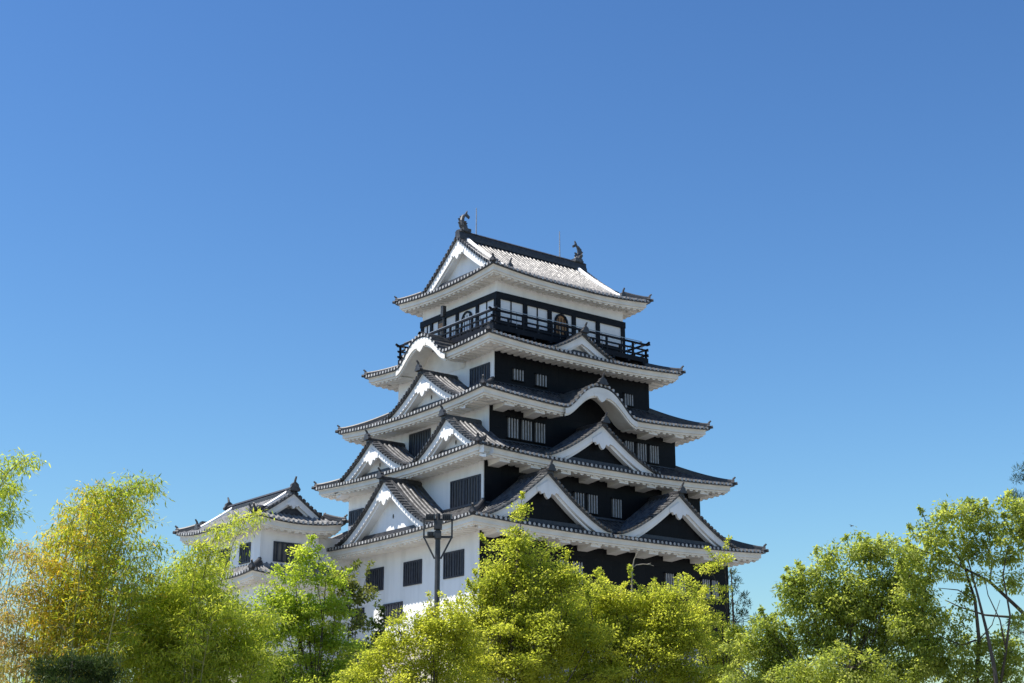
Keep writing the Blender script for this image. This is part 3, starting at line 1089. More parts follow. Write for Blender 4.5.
# ------------------------------------------------------------------ corner turret beside the keep
turret = empty('corner_turret', (-13.30, 7.72, -0.5), math.radians(90))
tag(turret, 'low white side turret with grey hipped gable roof, left of the keep behind bamboo', 'turret')
tt = Tier(4.70, 2.92, 10.20, 1.85, 2.92, 1.08, 0.30, {}, verge=3.85, powr=1.15)
ta, tb = 4.70 - 1.08, 2.92 - 1.08
tw = shift(box_walls(ta, tb, 3.0, 10.5).build('turret_wall', M_PLASTER, turret))
tr_ = shift(roof_surface(tt).build('roof', [M_TILE_GLARE, M_RIDGE, M_TILE_END], turret))
eaves_mesh(tt, fascia=0.26).build('eaves', M_EAVES, tr_)
hip_ridges(tt, tr_, tt.A - tt.verge + 0.05)
irimoya_top(tt, tr_, turret, ridge_h=0.32, ridge_w=0.34, board=0.42)
for x in (-3.9, 3.9):
    mb = MB()
    ornament(mb, (x, 0, tt.ze + tt.rise + 0.05), (x, 0), 0.62, 0.55)
    mb.build('ridge_ornament', M_BRONZE, tr_)
tl = Tier(ta + 1.0, tb + 1.0, 7.25, 0.75, 1.05, 0.95, 0.20, {})
lr = shift(roof_surface(tl).build('lower_roof', [M_TILE_GLARE, M_RIDGE, M_TILE_END], turret))
eaves_mesh(tl, fascia=0.22).build('eaves', M_EAVES, lr)
hip_ridges(tl, lr, 1.0)
stt = box_walls(ta + .2, tb + .2, -1.2, 3.0, batter=1.6)
shift(stt.build('stone_base', M_STONE, turret))
cw = MB()
cw.box(-3.1, 2.8, -4.36, -tb + 0.02, -1.0, 9.85)
shift(cw.build('connecting_wall', M_PLASTER, turret))
# windows (turret local x runs along world y; local +y points to world -x)
def turret_window(face, c0, c1, z0, z1):
    mb = MB()
    op = MB()
    bs = MB()
    f = 0.08
    if face == 'front':                                  # local x = -ta
        x = -ta
        B = lambda m, a0, a1, zz0, zz1, o0, o1: m.box(x - o1, x - o0, a0, a1, zz0, zz1)
    else:                                                # local y = +tb
        y = tb
        B = lambda m, a0, a1, zz0, zz1, o0, o1: m.box(a0, a1, y + o0, y + o1, zz0, zz1)
    B(mb, c0, c1, z1 - f, z1, -0.02, 0.07)
    B(mb, c0, c1, z0, z0 + f, -0.02, 0.07)
    B(mb, c0, c0 + f, z0 + f, z1 - f, -0.02, 0.07)
    B(mb, c1 - f, c1, z0 + f, z1 - f, -0.02, 0.07)
    w = mb.build('window', M_WINFRAME, tw)
    B(op, c0 + f / 2, c1 - f / 2, z0 + f / 2, z1 - f / 2, -0.012, 0.012)
    op.build('window_opening', M_SHUTTER, w)
    for i in range(5):
        c = c0 + f + (c1 - c0 - 2 * f) * (i + 0.5) / 5
        B(bs, c - 0.04, c + 0.04, z0 + f, z1 - f, 0.016, 0.06)
    bs.build('window_bars', M_WINFRAME, w)


turret_window('front', -0.72, 1.02, 8.1, 9.22)
turret_window('side', -2.55, -1.35, 8.1, 9.22)
turret_window('side', -0.15, 1.05, 8.1, 9.22)

# ------------------------------------------------------------------ floodlight mast
FD = 50.0
fp = at(437, 600, FD)
fz = terrain(fp[0], fp[1])
mast = empty('floodlight_mast', (fp[0], fp[1], fz), YAW - math.pi / 2)
tag(mast, 'dark steel floodlight mast with square lamp frames in front of the white wall', 'floodlight')
px = FD / F_PX
zt_ = at(437, 509, FD)[2] - fz
zb_ = lambda y: at(437, y, FD)[2] - fz
mb = MB()
mb.tube([(0, 0, -0.3), (0, 0, zb_(600)), (0, 0, zb_(530)), (0, 0, zt_)], [0.12, 0.09, 0.085, 0.075], 12)
mb.build('pole', M_POLE, mast, smooth=False)
mb = MB()
yl, yu = zb_(534), zb_(515.5)
hw = 14.2 * px
mb.beam((-hw, 0, yl), (hw, 0, yl), 0.06, 0.07)
mb.beam((-hw, 0, yu), (hw, 0, yu), 0.05, 0.06)
for s in (-1, 1):
    mb.beam((s * hw, 0, yl - 0.04), (s * hw, 0, yu + 0.03), 0.055, 0.055)
    mb.beam((s * hw, 0, yl), (s * 0.10, 0, zb_(557)), 0.055, 0.055)
mb.build('lamp_frame', M_POLE, mast)
mb = MB()
mb.box(-0.13, 0.13, -0.17, 0.13, zb_(526), zb_(517))
mb.box(-0.11, 0.11, -0.15, 0.12, zb_(536), zb_(528))
mb.build('junction_box', M_POLE, mast)
for lx, lz in ((-8.0, 512.5), (8.8, 512.5), (-7.4, 530.5)):
    b = MB()
    w, h = (4.9, 4.3) if lz < 520 else (3.6, 3.6)
    x0, x1 = (lx - w) * px, (lx + w) * px
    z0, z1 = zb_(lz + h), zb_(lz - h)
    b.hexa([(x0, 0.28, z0 + .04), (x1, 0.28, z0 + .04), (x1, 0.28, z1), (x0, 0.28, z1), (x0 + .04, -0.12, z0), (x1 - .04, -0.12, z0), (x1 - .04, -0.12, z1 - .06), (x0 + .04, -0.12, z1 - .06)])
    for q in range(5):
        xx = x0 + (x1 - x0) * (q + 0.5) / 5
        b.box(xx - 0.008, xx + 0.008, -0.2, -0.121, z0 + .02, z1 - .08)
    lo = b.build('floodlight', M_POLE, mast)
    gl = MB()
    gl.box(x0 + .03, x1 - .03, 0.281, 0.295, z0 + .07, z1 - .03)
    gl.build('lamp_glass', M_LENS, lo)

# ------------------------------------------------------------------ a small bird in the sky
bp_ = at(852, 526, 130)
bm = MB()
bm.tube([(-0.14, 0, 0), (-0.08, 0, 0.01), (0.02, 0, 0.015), (0.12, 0, 0.0), (0.22, 0, 0.0)], [0.012, 0.035, 0.045, 0.025, 0.008], 8)
for s in (-1, 1):
    bm.grid([[(-0.05, s * 0.02, 0.02), (-0.02, s * 0.16, 0.08), (0.06, s * 0.32, 0.06)], [(0.06, s * 0.02, 0.02), (0.08, s * 0.16, 0.075), (0.08, s * 0.33, 0.06)]])
bird = bm.build('bird', M_BIRD)
bird.location = bp_.tolist()
bird.rotation_euler = (0.1, 0.1, YAW + 0.6)
tag(bird, 'tiny dark bird flying in the blue sky right of the keep', 'bird')


# ------------------------------------------------------------------ trees
def leaf_mesh(name, pos, axis, nrm, length, width, tint, mat, parent, kind=None):
    """one kite-shaped face per leaf"""
    n = len(pos)
    axis = axis / (np.linalg.norm(axis, axis=1, keepdims=True) + 1e-9)
    side = np.cross(axis, nrm)
    side /= (np.linalg.norm(side, axis=1, keepdims=True) + 1e-9)
    L = length[:, None] if hasattr(length, '__len__') else length
    Wd = width[:, None] if hasattr(width, '__len__') else width
    v = np.empty((n, 4, 3))
    v[:, 0] = pos
    v[:, 1] = pos + axis * L * 0.42 + side * Wd * 0.5
    v[:, 2] = pos + axis * L
    v[:, 3] = pos + axis * L * 0.42 - side * Wd * 0.5
    me = bpy.data.meshes.new(name)
    me.vertices.add(n * 4)
    me.vertices.foreach_set('co', v.reshape(-1).astype(np.float32))
    me.loops.add(n * 4)
    me.loops.foreach_set('vertex_index', np.arange(n * 4, dtype=np.int32))
    me.polygons.add(n)
    me.polygons.foreach_set('loop_start', np.arange(0, n * 4, 4, dtype=np.int32))
    me.polygons.foreach_set('loop_total', np.full(n, 4, dtype=np.int32))
    a = me.attributes.new('tint', 'FLOAT', 'POINT')
    a.data.foreach_set('value', np.repeat(np.clip(tint, 0, 1), 4).astype(np.float32))
    me.materials.append(mat)
    me.update()
    me.validate()
    o = bpy.data.objects.new(name, me)
    col.objects.link(o)
    o.parent = parent
    return o


def unit(n):
    v = rng.normal(size=(n, 3))
    return v / np.linalg.norm(v, axis=1, keepdims=True)


def clump_leaves(centres, radii, per, L, W, out_up=1.1, droop=0.0, tint_c=None, flat=0.6, jitter=0.22):
    """leaves scattered through flattened clumps; returns arrays"""
    k = len(centres)
    idx = np.repeat(np.arange(k), per)
    n = len(idx)
    d = unit(n)
    r = rng.random(n) ** 0.45
    off = d * r[:, None] * radii[idx][:, None]
    off[:, 2] *= flat
    pos = centres[idx] + off
    ax = d * 0.7 + unit(n) * 0.7
    ax[:, 2] -= droop
    nm = unit(n) * 0.75
    nm[:, 2] += out_up
    tc = tint_c[idx] if tint_c is not None else 0.5
    tint = tc + rng.normal(size=n) * jitter
    return pos, ax, nm, L * (0.7 + 0.6 * rng.random(n)), W * (0.7 + 0.6 * rng.random(n)), tint


def curve_pts(p, q, n=6, sag=0.0, wob=0.1):
    p, q = np.array(p, float), np.array(q, float)
    Ld = np.linalg.norm(q - p)
    out = []
    w1 = rng.normal(size=3) * wob * Ld
    for i in range(n + 1):
        t = i / n
        out.append(p + (q - p) * t + w1 * math.sin(math.pi * t) * 0.5 + np.array([0, 0, sag * Ld * math.sin(math.pi * t)]))
    return out


LEAFY = 2.3


def lobes_to_clumps(lobes, D, dens, rmin, rmax, depth=0.75):
    """lobes: (px, py, rx, ry[, dD]) in photograph pixels at distance D -> clump centres and radii in metres"""
    C, R, T = [], [], []
    for lb in lobes:
        x, y, rx, ry = lb[:4]
        dD = lb[4] if len(lb) > 4 else 0.0
        dd = D + dD
        c = at(x, y, dd)
        m = dd / F_PX
        n = max(3, int(LEAFY * dens * rx * ry * m * m * math.pi))
        d = unit(n)
        r = 1.12 * rng.random(n) ** 0.45
        fw = np.array([_cy, _sy, 0])
        pts = c + (d[:, :1] * rx * m) * RIGHT * r[:, None] + (d[:, 1:2] * rx * m * depth) * fw * r[:, None] \
            + (d[:, 2:3] * ry * m) * np.array([0, 0, 1.0]) * r[:, None]
        C.append(pts)
        R.append(rmin + (rmax - rmin) * rng.random(n))
        T.append(np.full(n, 0.5) + rng.normal(size=n) * 0.2)
    return np.concatenate(C), np.concatenate(R), np.concatenate(T)


def broad_tree(name, label, cat, lobes, D, base_px, leafmat, L=0.10, W=0.055, dens=5.0, clump=(0.28, 0.5), per=70,
               group=None, trunk_r=0.10, droop=0.0, flat=0.6, limb_frac=0.3, bark=None, tint_shift=0.0, trunk_top=None, limbs=(), jitter=0.13, sprig=0.16, sprig_len=0.7, auto_limbs=True):
    bark = bark or M_BARK
    b = at(base_px, 683, D)
    bz = terrain(b[0], b[1])
    root = empty(name, (b[0], b[1], bz))
    tag(root, label, cat, group)
    off = np.array([b[0], b[1], bz])
    C, R, T = lobes_to_clumps(lobes, D, dens, clump[0], clump[1])
    keep_ = C[:, 2] > bz + 0.5
    C, R, T = C[keep_] - off, R[keep_], T[keep_]
    # thin shoots that break the outline
    tops = C[:, 2] > np.quantile(C[:, 2], 0.35)
    pick = rng.choice(np.flatnonzero(tops), max(6, int(sprig * tops.sum())), replace=False)
    sd = unit(len(pick)) * 0.75
    sd[:, 2] = abs(sd[:, 2]) + 0.5
    ln = (0.25 + 0.5 * rng.random(len(pick)))[:, None] * sprig_len
    Cs, Rs, Ts = [C], [R], [T]
    for f_ in (0.3, 0.6, 0.85, 1.0):
        Cs.append(C[pick] + sd * (ln * f_ + R[pick][:, None] * 0.6))
        Rs.append(np.full(len(pick), 0.13 - 0.05 * f_) * sprig_len)
        Ts.append(T[pick] + 0.08)
    C2, R2, T2 = np.concatenate(Cs), np.concatenate(Rs), np.concatenate(Ts)
    per2 = np.concatenate([np.full(len(C), per), np.full(4 * len(pick), max(6, per // 5))])
    pos, ax, nm, l, w, tint = clump_leaves(C2, R2, per2, L, W, droop=droop, tint_c=T2 + tint_shift, flat=flat, jitter=jitter)
    leaf_mesh('crown', pos, ax, nm, l, w, tint, leafmat, root)
    # trunk and limbs
    mb = MB()
    for q in range(len(pick)):
        mb.tube([C[pick[q]], C[pick[q]] + sd[q] * (ln[q] + R[pick[q]] * 0.6)], [0.010, 0.003], 4, cap=False)
    top = C[np.argmax(C[:, 2])]
    tt_ = (at(trunk_top[0], trunk_top[1], D) - off) if trunk_top else np.array([top[0] * 0.6, top[1] * 0.6, top[2] * 0.82])
    tp = curve_pts((0, 0, -0.2), tt_, 9, 0, 0.05)
    rad_ = [trunk_r * (1 - 0.85 * i / 9) for i in range(10)]
    mb.tube(tp, rad_, 8)
    for lb in (lobes if auto_limbs else []):
        x, y = lb[0], lb[1]
        dD = lb[4] if len(lb) > 4 else 0
        c = at(x, y, D + dD) - off
        h = min(0.85, max(0.25, (c[2] - 1.2) / max(1.0, tt_[2])))
        i = int(h * 9 * 0.85)
        mb.tube(curve_pts(tp[i], c, 6, 0.04, 0.10), [rad_[i] * 0.25 * (1 - 0.8 * j / 6) + 0.006 for j in range(7)], 6)
    m = int(len(C) * limb_frac)
    ch = rng.choice(len(C), m, replace=False)
    for j in ch:
        # join each clump to the nearest lobe centre
        best, bd = None, 1e9
        for lb in lobes:
            c = at(lb[0], lb[1], D + (lb[4] if len(lb) > 4 else 0)) - off
            dd = np.linalg.norm(c - C[j])
            if dd < bd:
                best, bd = c, dd
        mb.tube(curve_pts(best, C[j], 3, 0.03, 0.15), [0.014, 0.012, 0.009, 0.005], 4, cap=False)
    for pts_, r0, r1 in limbs:
        pp_ = [at(x, y, D + dd) - off for x, y, dd in pts_]
        k = len(pp_)
        mb.tube(pp_, [r0 + (r1 - r0) * i / (k - 1) for i in range(k)], 7)
    mb.build('trunk', bark, root, smooth=True)
    return root


def bamboo_clump(name, label, culms, D, leafmat, L=0.115, W=0.024, per=22, group=None, tint=0.5, sprays=26, spread=0.45, start=0.35, jitter=0.22, tint_fn=None, leanD=0.8, culm_r=0.016):
    """culms: (base_px, tip_px, tip_py, arch_px) ; each culm rises and arches over to its tip"""
    bx = sum(c[0] for c in culms) / len(culms)
    b = at(bx, 683, D)
    bz = terrain(b[0], b[1])
    root = empty(name, (b[0], b[1], bz))
    tag(root, label, 'bamboo', group)
    off = np.array([b[0], b[1], bz])
    cl = MB()
    C, R, T = [], [], []
    for (x0, xt, yt, arch) in culms:
        dD = rng.normal() * leanD
        p0 = at(x0, 683, D + dD)
        p0[2] = terrain(p0[0], p0[1]) - 0.1
        p2 = at(xt, yt, D + dD)
        p1 = at(x0 + (xt - x0) * 0.15, yt - arch, D + dD)
        n = 16
        pts = []
        for i in range(n + 1):
            t = i / n
            pts.append(((1 - t) ** 2 * p0 + 2 * t * (1 - t) * p1 + t * t * p2) - off)
        cl.tube(pts, [culm_r * (1 - 0.85 * i / n) + 0.003 for i in range(n + 1)], 6)
        for s in range(sprays):
            t = start + (1 - start) * (s + rng.random()) / sprays
            q = (1 - t) ** 2 * p0 + 2 * t * (1 - t) * p1 + t * t * p2 - off
            ang = rng.random() * 2 * math.pi
            reach = spread * (1.15 - 0.6 * t) * (0.5 + rng.random())
            e = q + np.array([math.cos(ang) * reach, math.sin(ang) * reach, reach * (0.35 * rng.random() - 0.05)])
            cl.tube([q, (q + e) / 2 + np.array([0, 0, 0.06]), e], [0.008, 0.006, 0.003], 4, cap=False)
            tt = tint_fn(t, q) if tint_fn else tint
            for f_ in (0.55, 1.0):
                C.append(q + (e - q) * f_)
                R.append(0.16 + 0.16 * rng.random())
                T.append(tt + rng.normal() * 0.12)
    C, R, T = np.array(C), np.array(R), np.array(T)
    pos, ax, nm, l, w, ti = clump_leaves(C, R, per, L, W, droop=0.45, tint_c=T, flat=0.55, jitter=jitter)
    leaf_mesh('leaves', pos, ax, nm, l, w, ti, leafmat, root)
    cl.build('culms', M_CULM, root, smooth=True)
    return root


def needle_tree(name, label, cat, base_px, top_px, top_py, pads, D, mat, limb_px=(), trunk=None, pad_per=260, nl=0.13, nw=0.018, trunk_r=0.14, group=None):
    """pine: trunk, limbs and flat pads of needles; pads are (px, py, rx, ry)"""
    b = at(base_px, 683, D)
    bz = terrain(b[0], b[1])
    root = empty(name, (b[0], b[1], bz))
    tag(root, label, cat, group)
    off = np.array([b[0], b[1], bz])
    tp = at(top_px, top_py, D) - off
    mb = MB()
    pts = curve_pts((0, 0, -0.2), tp, 10, 0, 0.03)
    rad_ = [trunk_r * (1 - 0.88 * i / 10) + 0.01 for i in range(11)]
    mb.tube(pts, rad_, 8)
    C, R, T = [], [], []
    for pd_ in pads:
        x, y, rx, ry = pd_[:4]
        dd = D + rng.normal() * 0.25 * rx * D / F_PX
        c = at(x, y, dd) - off
        zs_ = np.array([p[2] for p in pts])
        i = int(np.argmin(abs(zs_ - (c[2] - 0.15))))
        mb.tube(curve_pts(pts[i], c, 5, 0.02, 0.06), [max(0.012, rad_[i] * 0.42) * (1 - 0.14 * j) for j in range(6)], 5)
        m = D / F_PX
        n = max(3, int(rx * ry / 9))
        d = unit(n) * (rng.random(n) ** 0.4)[:, None]
        pp_ = c + d[:, :1] * rx * m * RIGHT + d[:, 1:2] * rx * m * 0.8 * np.array([_cy, _sy, 0]) + d[:, 2:3] * ry * m * np.array([0, 0, 1.0])
        C.append(pp_)
        R.append(np.full(n, max(0.12, 4.0 * m)))
        T.append(np.full(n, 0.5) + rng.normal(size=n) * 0.15)
    C, R, T = np.concatenate(C), np.concatenate(R), np.concatenate(T)
    pos, ax, nm, l, w, ti = clump_leaves(C, R, pad_per, nl, nw, tint_c=T, flat=0.8, droop=-0.35)
    leaf_mesh('needles', pos, ax, nm, l, w, ti, mat, root)
    for pts_, r0, r1 in limb_px:
        pp_ = [at(x, y, D + dd) - off for x, y, dd in pts_]
        k = len(pp_)
        mb.tube(pp_, [r0 + (r1 - r0) * i / (k - 1) for i in range(k)], 7)
    mb.build('trunk', M_BARK, root, smooth=True)
    return root


GRP_Y = 'yellow green trees in front of the keep'
broad_tree('leafy_tree', 'tall pointed yellow-green tree in front of the keep corner, its tip above the lowest eave', 'tree',
           [(521, 513, 6, 8), (519, 529, 10, 9), (518, 545, 17, 13), (505, 560, 24, 18), (540, 562, 22, 16), (492, 585, 26, 20), (525, 590, 34, 22),
            (560, 585, 24, 18), (480, 615, 34, 24), (525, 625, 44, 26), (565, 620, 28, 24), (500, 655, 50, 26), (552, 655, 40, 28), (520, 690, 60, 26), (570, 578, 18, 14), (470, 640, 30, 22), (590, 640, 26, 22), (468, 672, 34, 20), (595, 675, 34, 22), (520, 665, 40, 24, -0.9), (500, 630, 26, 18, -0.8), (545, 630, 24, 18, -0.8), (510, 600, 40, 26)],
           35, 520, L_MAPLE, group=GRP_Y, dens=11, clump=(0.16, 0.42), per=120, flat=0.42, L=0.062, W=0.04, trunk_top=(520, 530), sprig_len=0.4)
broad_tree('leafy_tree', 'broad rounded yellow-green tree in front of the black wall', 'tree',
           [(600, 602, 28, 14), (640, 598, 30, 15), (672, 611, 28, 16), (585, 622, 32, 20), (630, 622, 40, 22), (675, 628, 36, 24), (600, 650, 42, 26), (655, 655, 46, 26),
            (625, 690, 60, 26), (690, 650, 28, 22), (700, 685, 40, 20), (655, 596, 24, 10), (575, 606, 22, 14), (565, 640, 26, 20), (615, 594, 22, 10), (640, 640, 50, 24), (590, 680, 44, 22), (660, 685, 50, 22)],
           36, 632, L_MAPLE, group=GRP_Y, dens=10, clump=(0.18, 0.44), per=125, flat=0.42, L=0.062, W=0.04, trunk_r=0.10)
broad_tree('leafy_tree', 'slim yellow-green tree with loose top at the right end of the black wall', 'tree',
           [(712, 572, 11, 9), (690, 582, 10, 8), (716, 592, 12, 10), (697, 606, 14, 11), (708, 625, 20, 14), (722, 648, 24, 16), (740, 665, 26, 16), (712, 672, 30, 18), (735, 690, 40, 16), (724, 560, 6, 6), (748, 650, 16, 12), (742, 636, 14, 10), (728, 640, 18, 12)],
           38, 715, L_MAPLE, group=GRP_Y, dens=10, clump=(0.16, 0.36), per=100, flat=0.45, L=0.062, W=0.04, trunk_r=0.08, tint_shift=0.05)
broad_tree('leafy_tree', 'low spreading yellow-green tree beneath the floodlight mast', 'tree',
           [(400, 632, 22, 16), (432, 622, 24, 16), (458, 622, 22, 18), (388, 655, 24, 18), (425, 655, 36, 22), (460, 655, 30, 24), (410, 685, 44, 18), (452, 690, 40, 20), (370, 672, 20, 12), (360, 690, 34, 14), (395, 668, 40, 16), (440, 640, 40, 22)],
           33, 430, L_MAPLE, group=GRP_Y, dens=11, clump=(0.18, 0.40), per=115, flat=0.42, L=0.06, W=0.038, trunk_r=0.10, tint_shift=0.08)
broad_tree('maple_tree', 'vivid lime green maple below the corner turret', 'tree',
           [(311, 556, 15, 12), (296, 575, 18, 12), (326, 578, 16, 12), (275, 600, 22, 14), (305, 605, 26, 16), (335, 610, 18, 14), (262, 630, 26, 16), (300, 640, 32, 20), (338, 645, 22, 18), (280, 670, 36, 18), (325, 675, 34, 18), (245, 655, 24, 20), (300, 690, 60, 16), (290, 620, 36, 20), (345, 690, 30, 14), (255, 685, 36, 14)],
           36, 305, L_BRIGHT, dens=13, clump=(0.18, 0.38), per=110, L=0.062, W=0.042, flat=0.4, trunk_r=0.09)
broad_tree('evergreen_tree', 'dull olive green tree before the white wall, right of the lime green maple', 'tree',
           [(345, 582, 18, 12), (358, 596, 18, 12), (338, 604, 16, 12), (352, 625, 20, 12), (362, 655, 20, 16), (345, 670, 24, 14)],
           40, 348, L_OLIVE, dens=9, clump=(0.22, 0.4), per=60, L=0.11, W=0.06, flat=0.4, trunk_r=0.10)
broad_tree('shrub', 'small dark green shrub between olive tree and low spreading tree', 'shrub',
           [(376, 632, 12, 10), (384, 645, 12, 10), (368, 652, 12, 10)],
           38, 378, L_DARK, dens=12, clump=(0.18, 0.32), per=60, L=0.10, W=0.06, trunk_r=0.05)

# bamboo
GB = 'bamboo on the left'
bamboo_clump('bamboo', 'tall golden bamboo with orange-yellow tips against the sky, left of the turret',
             [(70 + 0.35 * (x - 100) + 12 * rng.normal(), x, y, a) for x, y, a in
              [(146, 483, 5), (157, 487, 8), (138, 488, 4), (125, 491, 4), (104, 494, 3), (92, 500, 4), (81, 507, 4), (69, 529, 3), (58, 543, 3), (47, 563, 3), (153, 515, 8), (152, 546, 10), (146, 566, 8),
               (154, 576, 8), (115, 505, 3), (132, 510, 5), (98, 520, 3), (112, 530, 3), (84, 540, 3), (126, 545, 5), (96, 558, 3), (70, 570, 3), (140, 590, 6), (120, 580, 4), (56, 590, 3), (85, 595, 3),
               (108, 605, 3), (128, 615, 4), (150, 600, 6), (66, 615, 3), (45, 610, 3), (95, 630, 2), (138, 635, 4)]],
             30, L_GOLD, per=24, sprays=26, spread=0.62, group=GB, start=0.30, tint_fn=lambda t, q: 0.50 - 0.22 * max(-0.5, np.dot(q, RIGHT)) + 0.06 * (t - 0.5))
bamboo_clump('bamboo', 'dense yellow-green bamboo arching toward the turret roof',
             [(175, 205, 568, 8), (168, 192, 570, 6), (185, 214, 588, 8), (160, 178, 588, 6), (195, 228, 600, 8), (200, 240, 608, 8), (155, 165, 602, 5), (150, 150, 615, 4), (205, 250, 618, 8), (180, 196, 590, 4),
              (145, 138, 628, 4), (215, 258, 622, 6), (165, 172, 620, 4), (195, 212, 612, 4), (225, 262, 638, 4), (210, 228, 615, 4), (205, 222, 640, 3), (150, 160, 645, 3), (180, 186, 640, 3), (240, 262, 655, 3),
              (135, 148, 600, 4), (140, 158, 588, 4), (128, 136, 620, 3), (140, 150, 655, 3), (190, 200, 655, 3), (215, 236, 655, 3), (170, 180, 605, 3)],
             32, L_BAMBOO, per=36, sprays=38, spread=0.75, group=GB, start=0.28, tint=0.66)
bamboo_clump('bamboo', 'thin sparse bamboo sprays crossing the white turret wall and its left eave',
             [(185, 205, 545, 8), (190, 224, 530, 8), (195, 240, 520, 10), (180, 192, 556, 6), (192, 214, 552, 6), (200, 262, 516, 12)],
             31, L_BAMBOO, per=13, sprays=20, spread=0.35, group=GB, start=0.55, tint=0.75, culm_r=0.012)
bamboo_clump('bamboo', 'pale thin bamboo leaning in from the left edge of the photo',
             [(-40, 30, 462, 16), (-45, 16, 490, 10), (-38, 8, 515, 10), (-50, 2, 540, 8), (-30, 12, 470, 6)],
             28, L_BAMBOO, per=22, sprays=20, culm_r=0.012, spread=0.4, group=GB, start=0.5, tint=0.6)
bamboo_clump('bamboo', 'sparse rust-brown bamboo at the left edge under the pale bamboo',
             [(-5, 8, 555, 6), (0, 22, 548, 8), (10, 40, 560, 6), (-10, 2, 590, 6), (15, 30, 590, 4), (25, 48, 600, 4), (5, 12, 615, 4), (20, 22, 640, 3), (35, 45, 645, 3), (0, 4, 650, 3)],
             29, L_RUST, per=17, sprays=18, culm_r=0.008, spread=0.5, group=GB, start=0.35, tint=0.5)

# pines at the lower left
needle_tree('pine', 'low clipped dark green pine at the bottom left below golden bamboo', 'pine tree', 70, 72, 662,
            [(48, 672, 16, 10), (66, 664, 16, 8), (84, 668, 16, 9), (60, 682, 20, 8), (104, 664, 13, 8), (110, 678, 14, 8), (92, 684, 18, 6)],
            26, L_NEEDLE, pad_per=90, nl=0.10, nw=0.012)

# camphor trees on the right
GC = 'camphor trees on the right'
broad_tree('camphor_tree', 'rounded olive-green camphor tree right of the keep', 'tree',
           [(850, 556, 26, 13), (880, 552, 24, 13), (815, 574, 26, 15), (845, 585, 32, 18), (885, 580, 30, 18), (792, 602, 24, 16), (822, 612, 34, 18), (868, 612, 36, 20), (910, 600, 26, 20),
            (775, 636, 24, 16), (808, 645, 36, 20), (860, 652, 40, 20), (905, 640, 30, 20), (765, 668, 28, 16), (815, 678, 44, 18), (875, 682, 44, 18), (925, 668, 24, 18), (832, 553, 14, 8), (905, 572, 22, 16), (795, 588, 20, 12), (760, 652, 22, 14), (840, 690, 60, 14), (780, 690, 40, 12), (850, 625, 50, 24), (750, 680, 26, 14), (900, 665, 36, 18), (920, 630, 22, 20), (765, 625, 16, 12), (800, 570, 14, 10), (905, 552, 20, 12), (870, 546, 24, 10), (745, 645, 16, 12), (830, 600, 40, 20), (890, 610, 40, 24), (780, 650, 30, 18), (850, 668, 50, 20, -1.2), (800, 680, 40, 18, -1.0), (895, 685, 40, 16, -1.0)],
           34, 850, L_CAMPHOR, group=GC, dens=10.5, clump=(0.18, 0.36), per=85, L=0.085, W=0.042, droop=0.5, trunk_r=0.08, sprig_len=0.28)
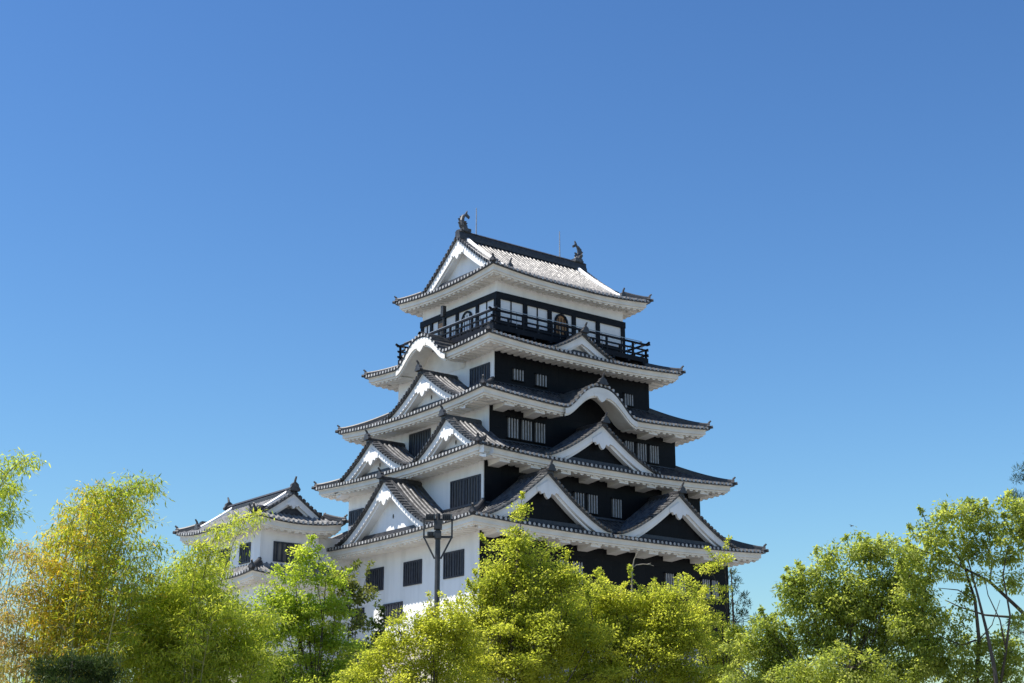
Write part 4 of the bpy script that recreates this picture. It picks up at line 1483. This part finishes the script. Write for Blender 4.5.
broad_tree('camphor_tree', 'taller camphor tree at the right edge with dark limbs and sky gaps under its crown', 'tree',
           [(938, 520, 22, 12), (962, 514, 22, 12), (990, 512, 22, 14), (1018, 512, 22, 14), (925, 538, 22, 12), (955, 536, 26, 14), (990, 534, 26, 14), (1020, 532, 22, 14), (912, 556, 16, 12), (940, 556, 24, 12), (975, 555, 26, 12), (1012, 556, 24, 12),
            (1040, 540, 26, 26), (980, 575, 14, 7), (1015, 585, 16, 8), (962, 622, 22, 10), (940, 640, 16, 9), (985, 648, 18, 9), (1012, 652, 18, 10), (965, 665, 22, 10), (1005, 680, 24, 10), (930, 600, 12, 9), (968, 503, 14, 6), (950, 690, 26, 10), (925, 660, 26, 14), (935, 620, 14, 10), (1020, 690, 26, 10), (985, 672, 24, 10), (910, 575, 12, 10), (1020, 622, 10, 8), (950, 572, 14, 6), (915, 590, 18, 14), (930, 575, 22, 10), (1000, 640, 26, 12), (960, 645, 26, 12), (1015, 665, 24, 14), (940, 675, 34, 14), (985, 690, 40, 14), (918, 640, 18, 16), (960, 598, 12, 7), (1022, 575, 14, 10), (924, 612, 18, 14), (940, 655, 24, 14), (905, 625, 18, 14)],
           33, 978, L_CAMPHOR, group=GC, dens=10, clump=(0.16, 0.32), per=80, L=0.085, W=0.042, droop=0.5, trunk_r=0.10, trunk_top=(968, 560), limb_frac=0.4, sprig_len=0.28,
           auto_limbs=False,
           limbs=[([(976, 690, 0), (979, 640, 0), (975, 600, .1), (964, 565, .2), (950, 545, .3), (940, 525, .3)], 0.05, 0.010),
                  ([(998, 700, -.3), (1006, 650, -.3), (1010, 615, -.3), (1003, 575, -.2), (1008, 545, -.1)], 0.034, 0.010),
                  ([(1060, 650, .3), (1018, 608, .3), (990, 582, .2), (960, 566, .1), (935, 555, 0), (915, 548, 0)], 0.05, 0.010),
                  ([(1060, 618, .6), (1010, 617, .6), (985, 615, .5), (960, 607, .4), (945, 600, .4)], 0.034, 0.010),
                  ([(976, 640, 0), (962, 645, -.1), (948, 640, -.1), (932, 632, -.2)], 0.022, 0.008),
                  ([(990, 582, .2), (992, 560, .2), (985, 540, .1)], 0.022, 0.008), ([(960, 566, .1), (968, 545, .2), (965, 525, .2)], 0.018, 0.006),
                  ([(1006, 650, -.3), (1000, 620, -.4), (988, 595, -.4), (984, 575, -.3)], 0.02, 0.006), ([(975, 600, .1), (958, 590, 0), (938, 588, 0)], 0.02, 0.006),
                  ([(979, 640, 0), (992, 625, .3), (1000, 600, .4)], 0.016, 0.006)])
needle_tree('pine', 'tall dark pine at the right edge rising above the camphor crown', 'pine tree', 1058, 1046, 440,
            [(1022, 470, 8, 4), (1016, 498, 12, 4), (1024, 508, 14, 5), (1036, 455, 12, 6), (1044, 478, 16, 6), (1022, 480, 7, 3), (1022, 632, 6, 5), (1040, 520, 20, 6), (1008, 503, 6, 3)],
            38, L_NEEDLE, pad_per=70, nl=0.12, nw=0.014, trunk_r=0.2)
needle_tree('pine', 'thin dark pine seen beside the right corner of the black wall', 'pine tree', 741, 731, 568,
            [(732, 574, 5, 3), (737, 582, 6, 3), (733, 591, 6, 3), (741, 598, 7, 3), (734, 606, 7, 3), (744, 604, 5, 2), (738, 615, 8, 3), (730, 620, 6, 3), (745, 613, 5, 2), (741, 627, 8, 4), (733, 634, 8, 4), (752, 622, 7, 3), (748, 632, 7, 3), (745, 642, 12, 5), (760, 617, 5, 2), (735, 652, 14, 8)],
            98, L_NEEDLE, pad_per=34, nl=0.26, nw=0.05, trunk_r=0.16)

# bare twig standing out of the foliage
tb_ = at(632, 600, 37)
tw_root = MB()
base = np.array(at(633, 690, 37))
base[2] = terrain(base[0], base[1])
P_ = lambda x, y: at(x, y, 37) - base
tw_root.tube([(0, 0, 0), P_(633, 640), P_(632, 595), P_(632, 572), P_(634, 560), P_(638, 551)], [0.05, 0.04, 0.025, 0.018, 0.014, 0.008], 6)
tw_root.tube([P_(632, 568), P_(636, 565), P_(643, 564), P_(650, 564.5), P_(654, 566)], [0.014, 0.013, 0.011, 0.010, 0.006], 5)
tw_root.tube([P_(647, 564.3), P_(651, 563)], [0.009, 0.005], 5)
two = tw_root.build('bare_sapling', M_PALEBARK)
two.location = base.tolist()
tag(two, 'bare forked pale twig sticking up before the black wall', 'sapling')
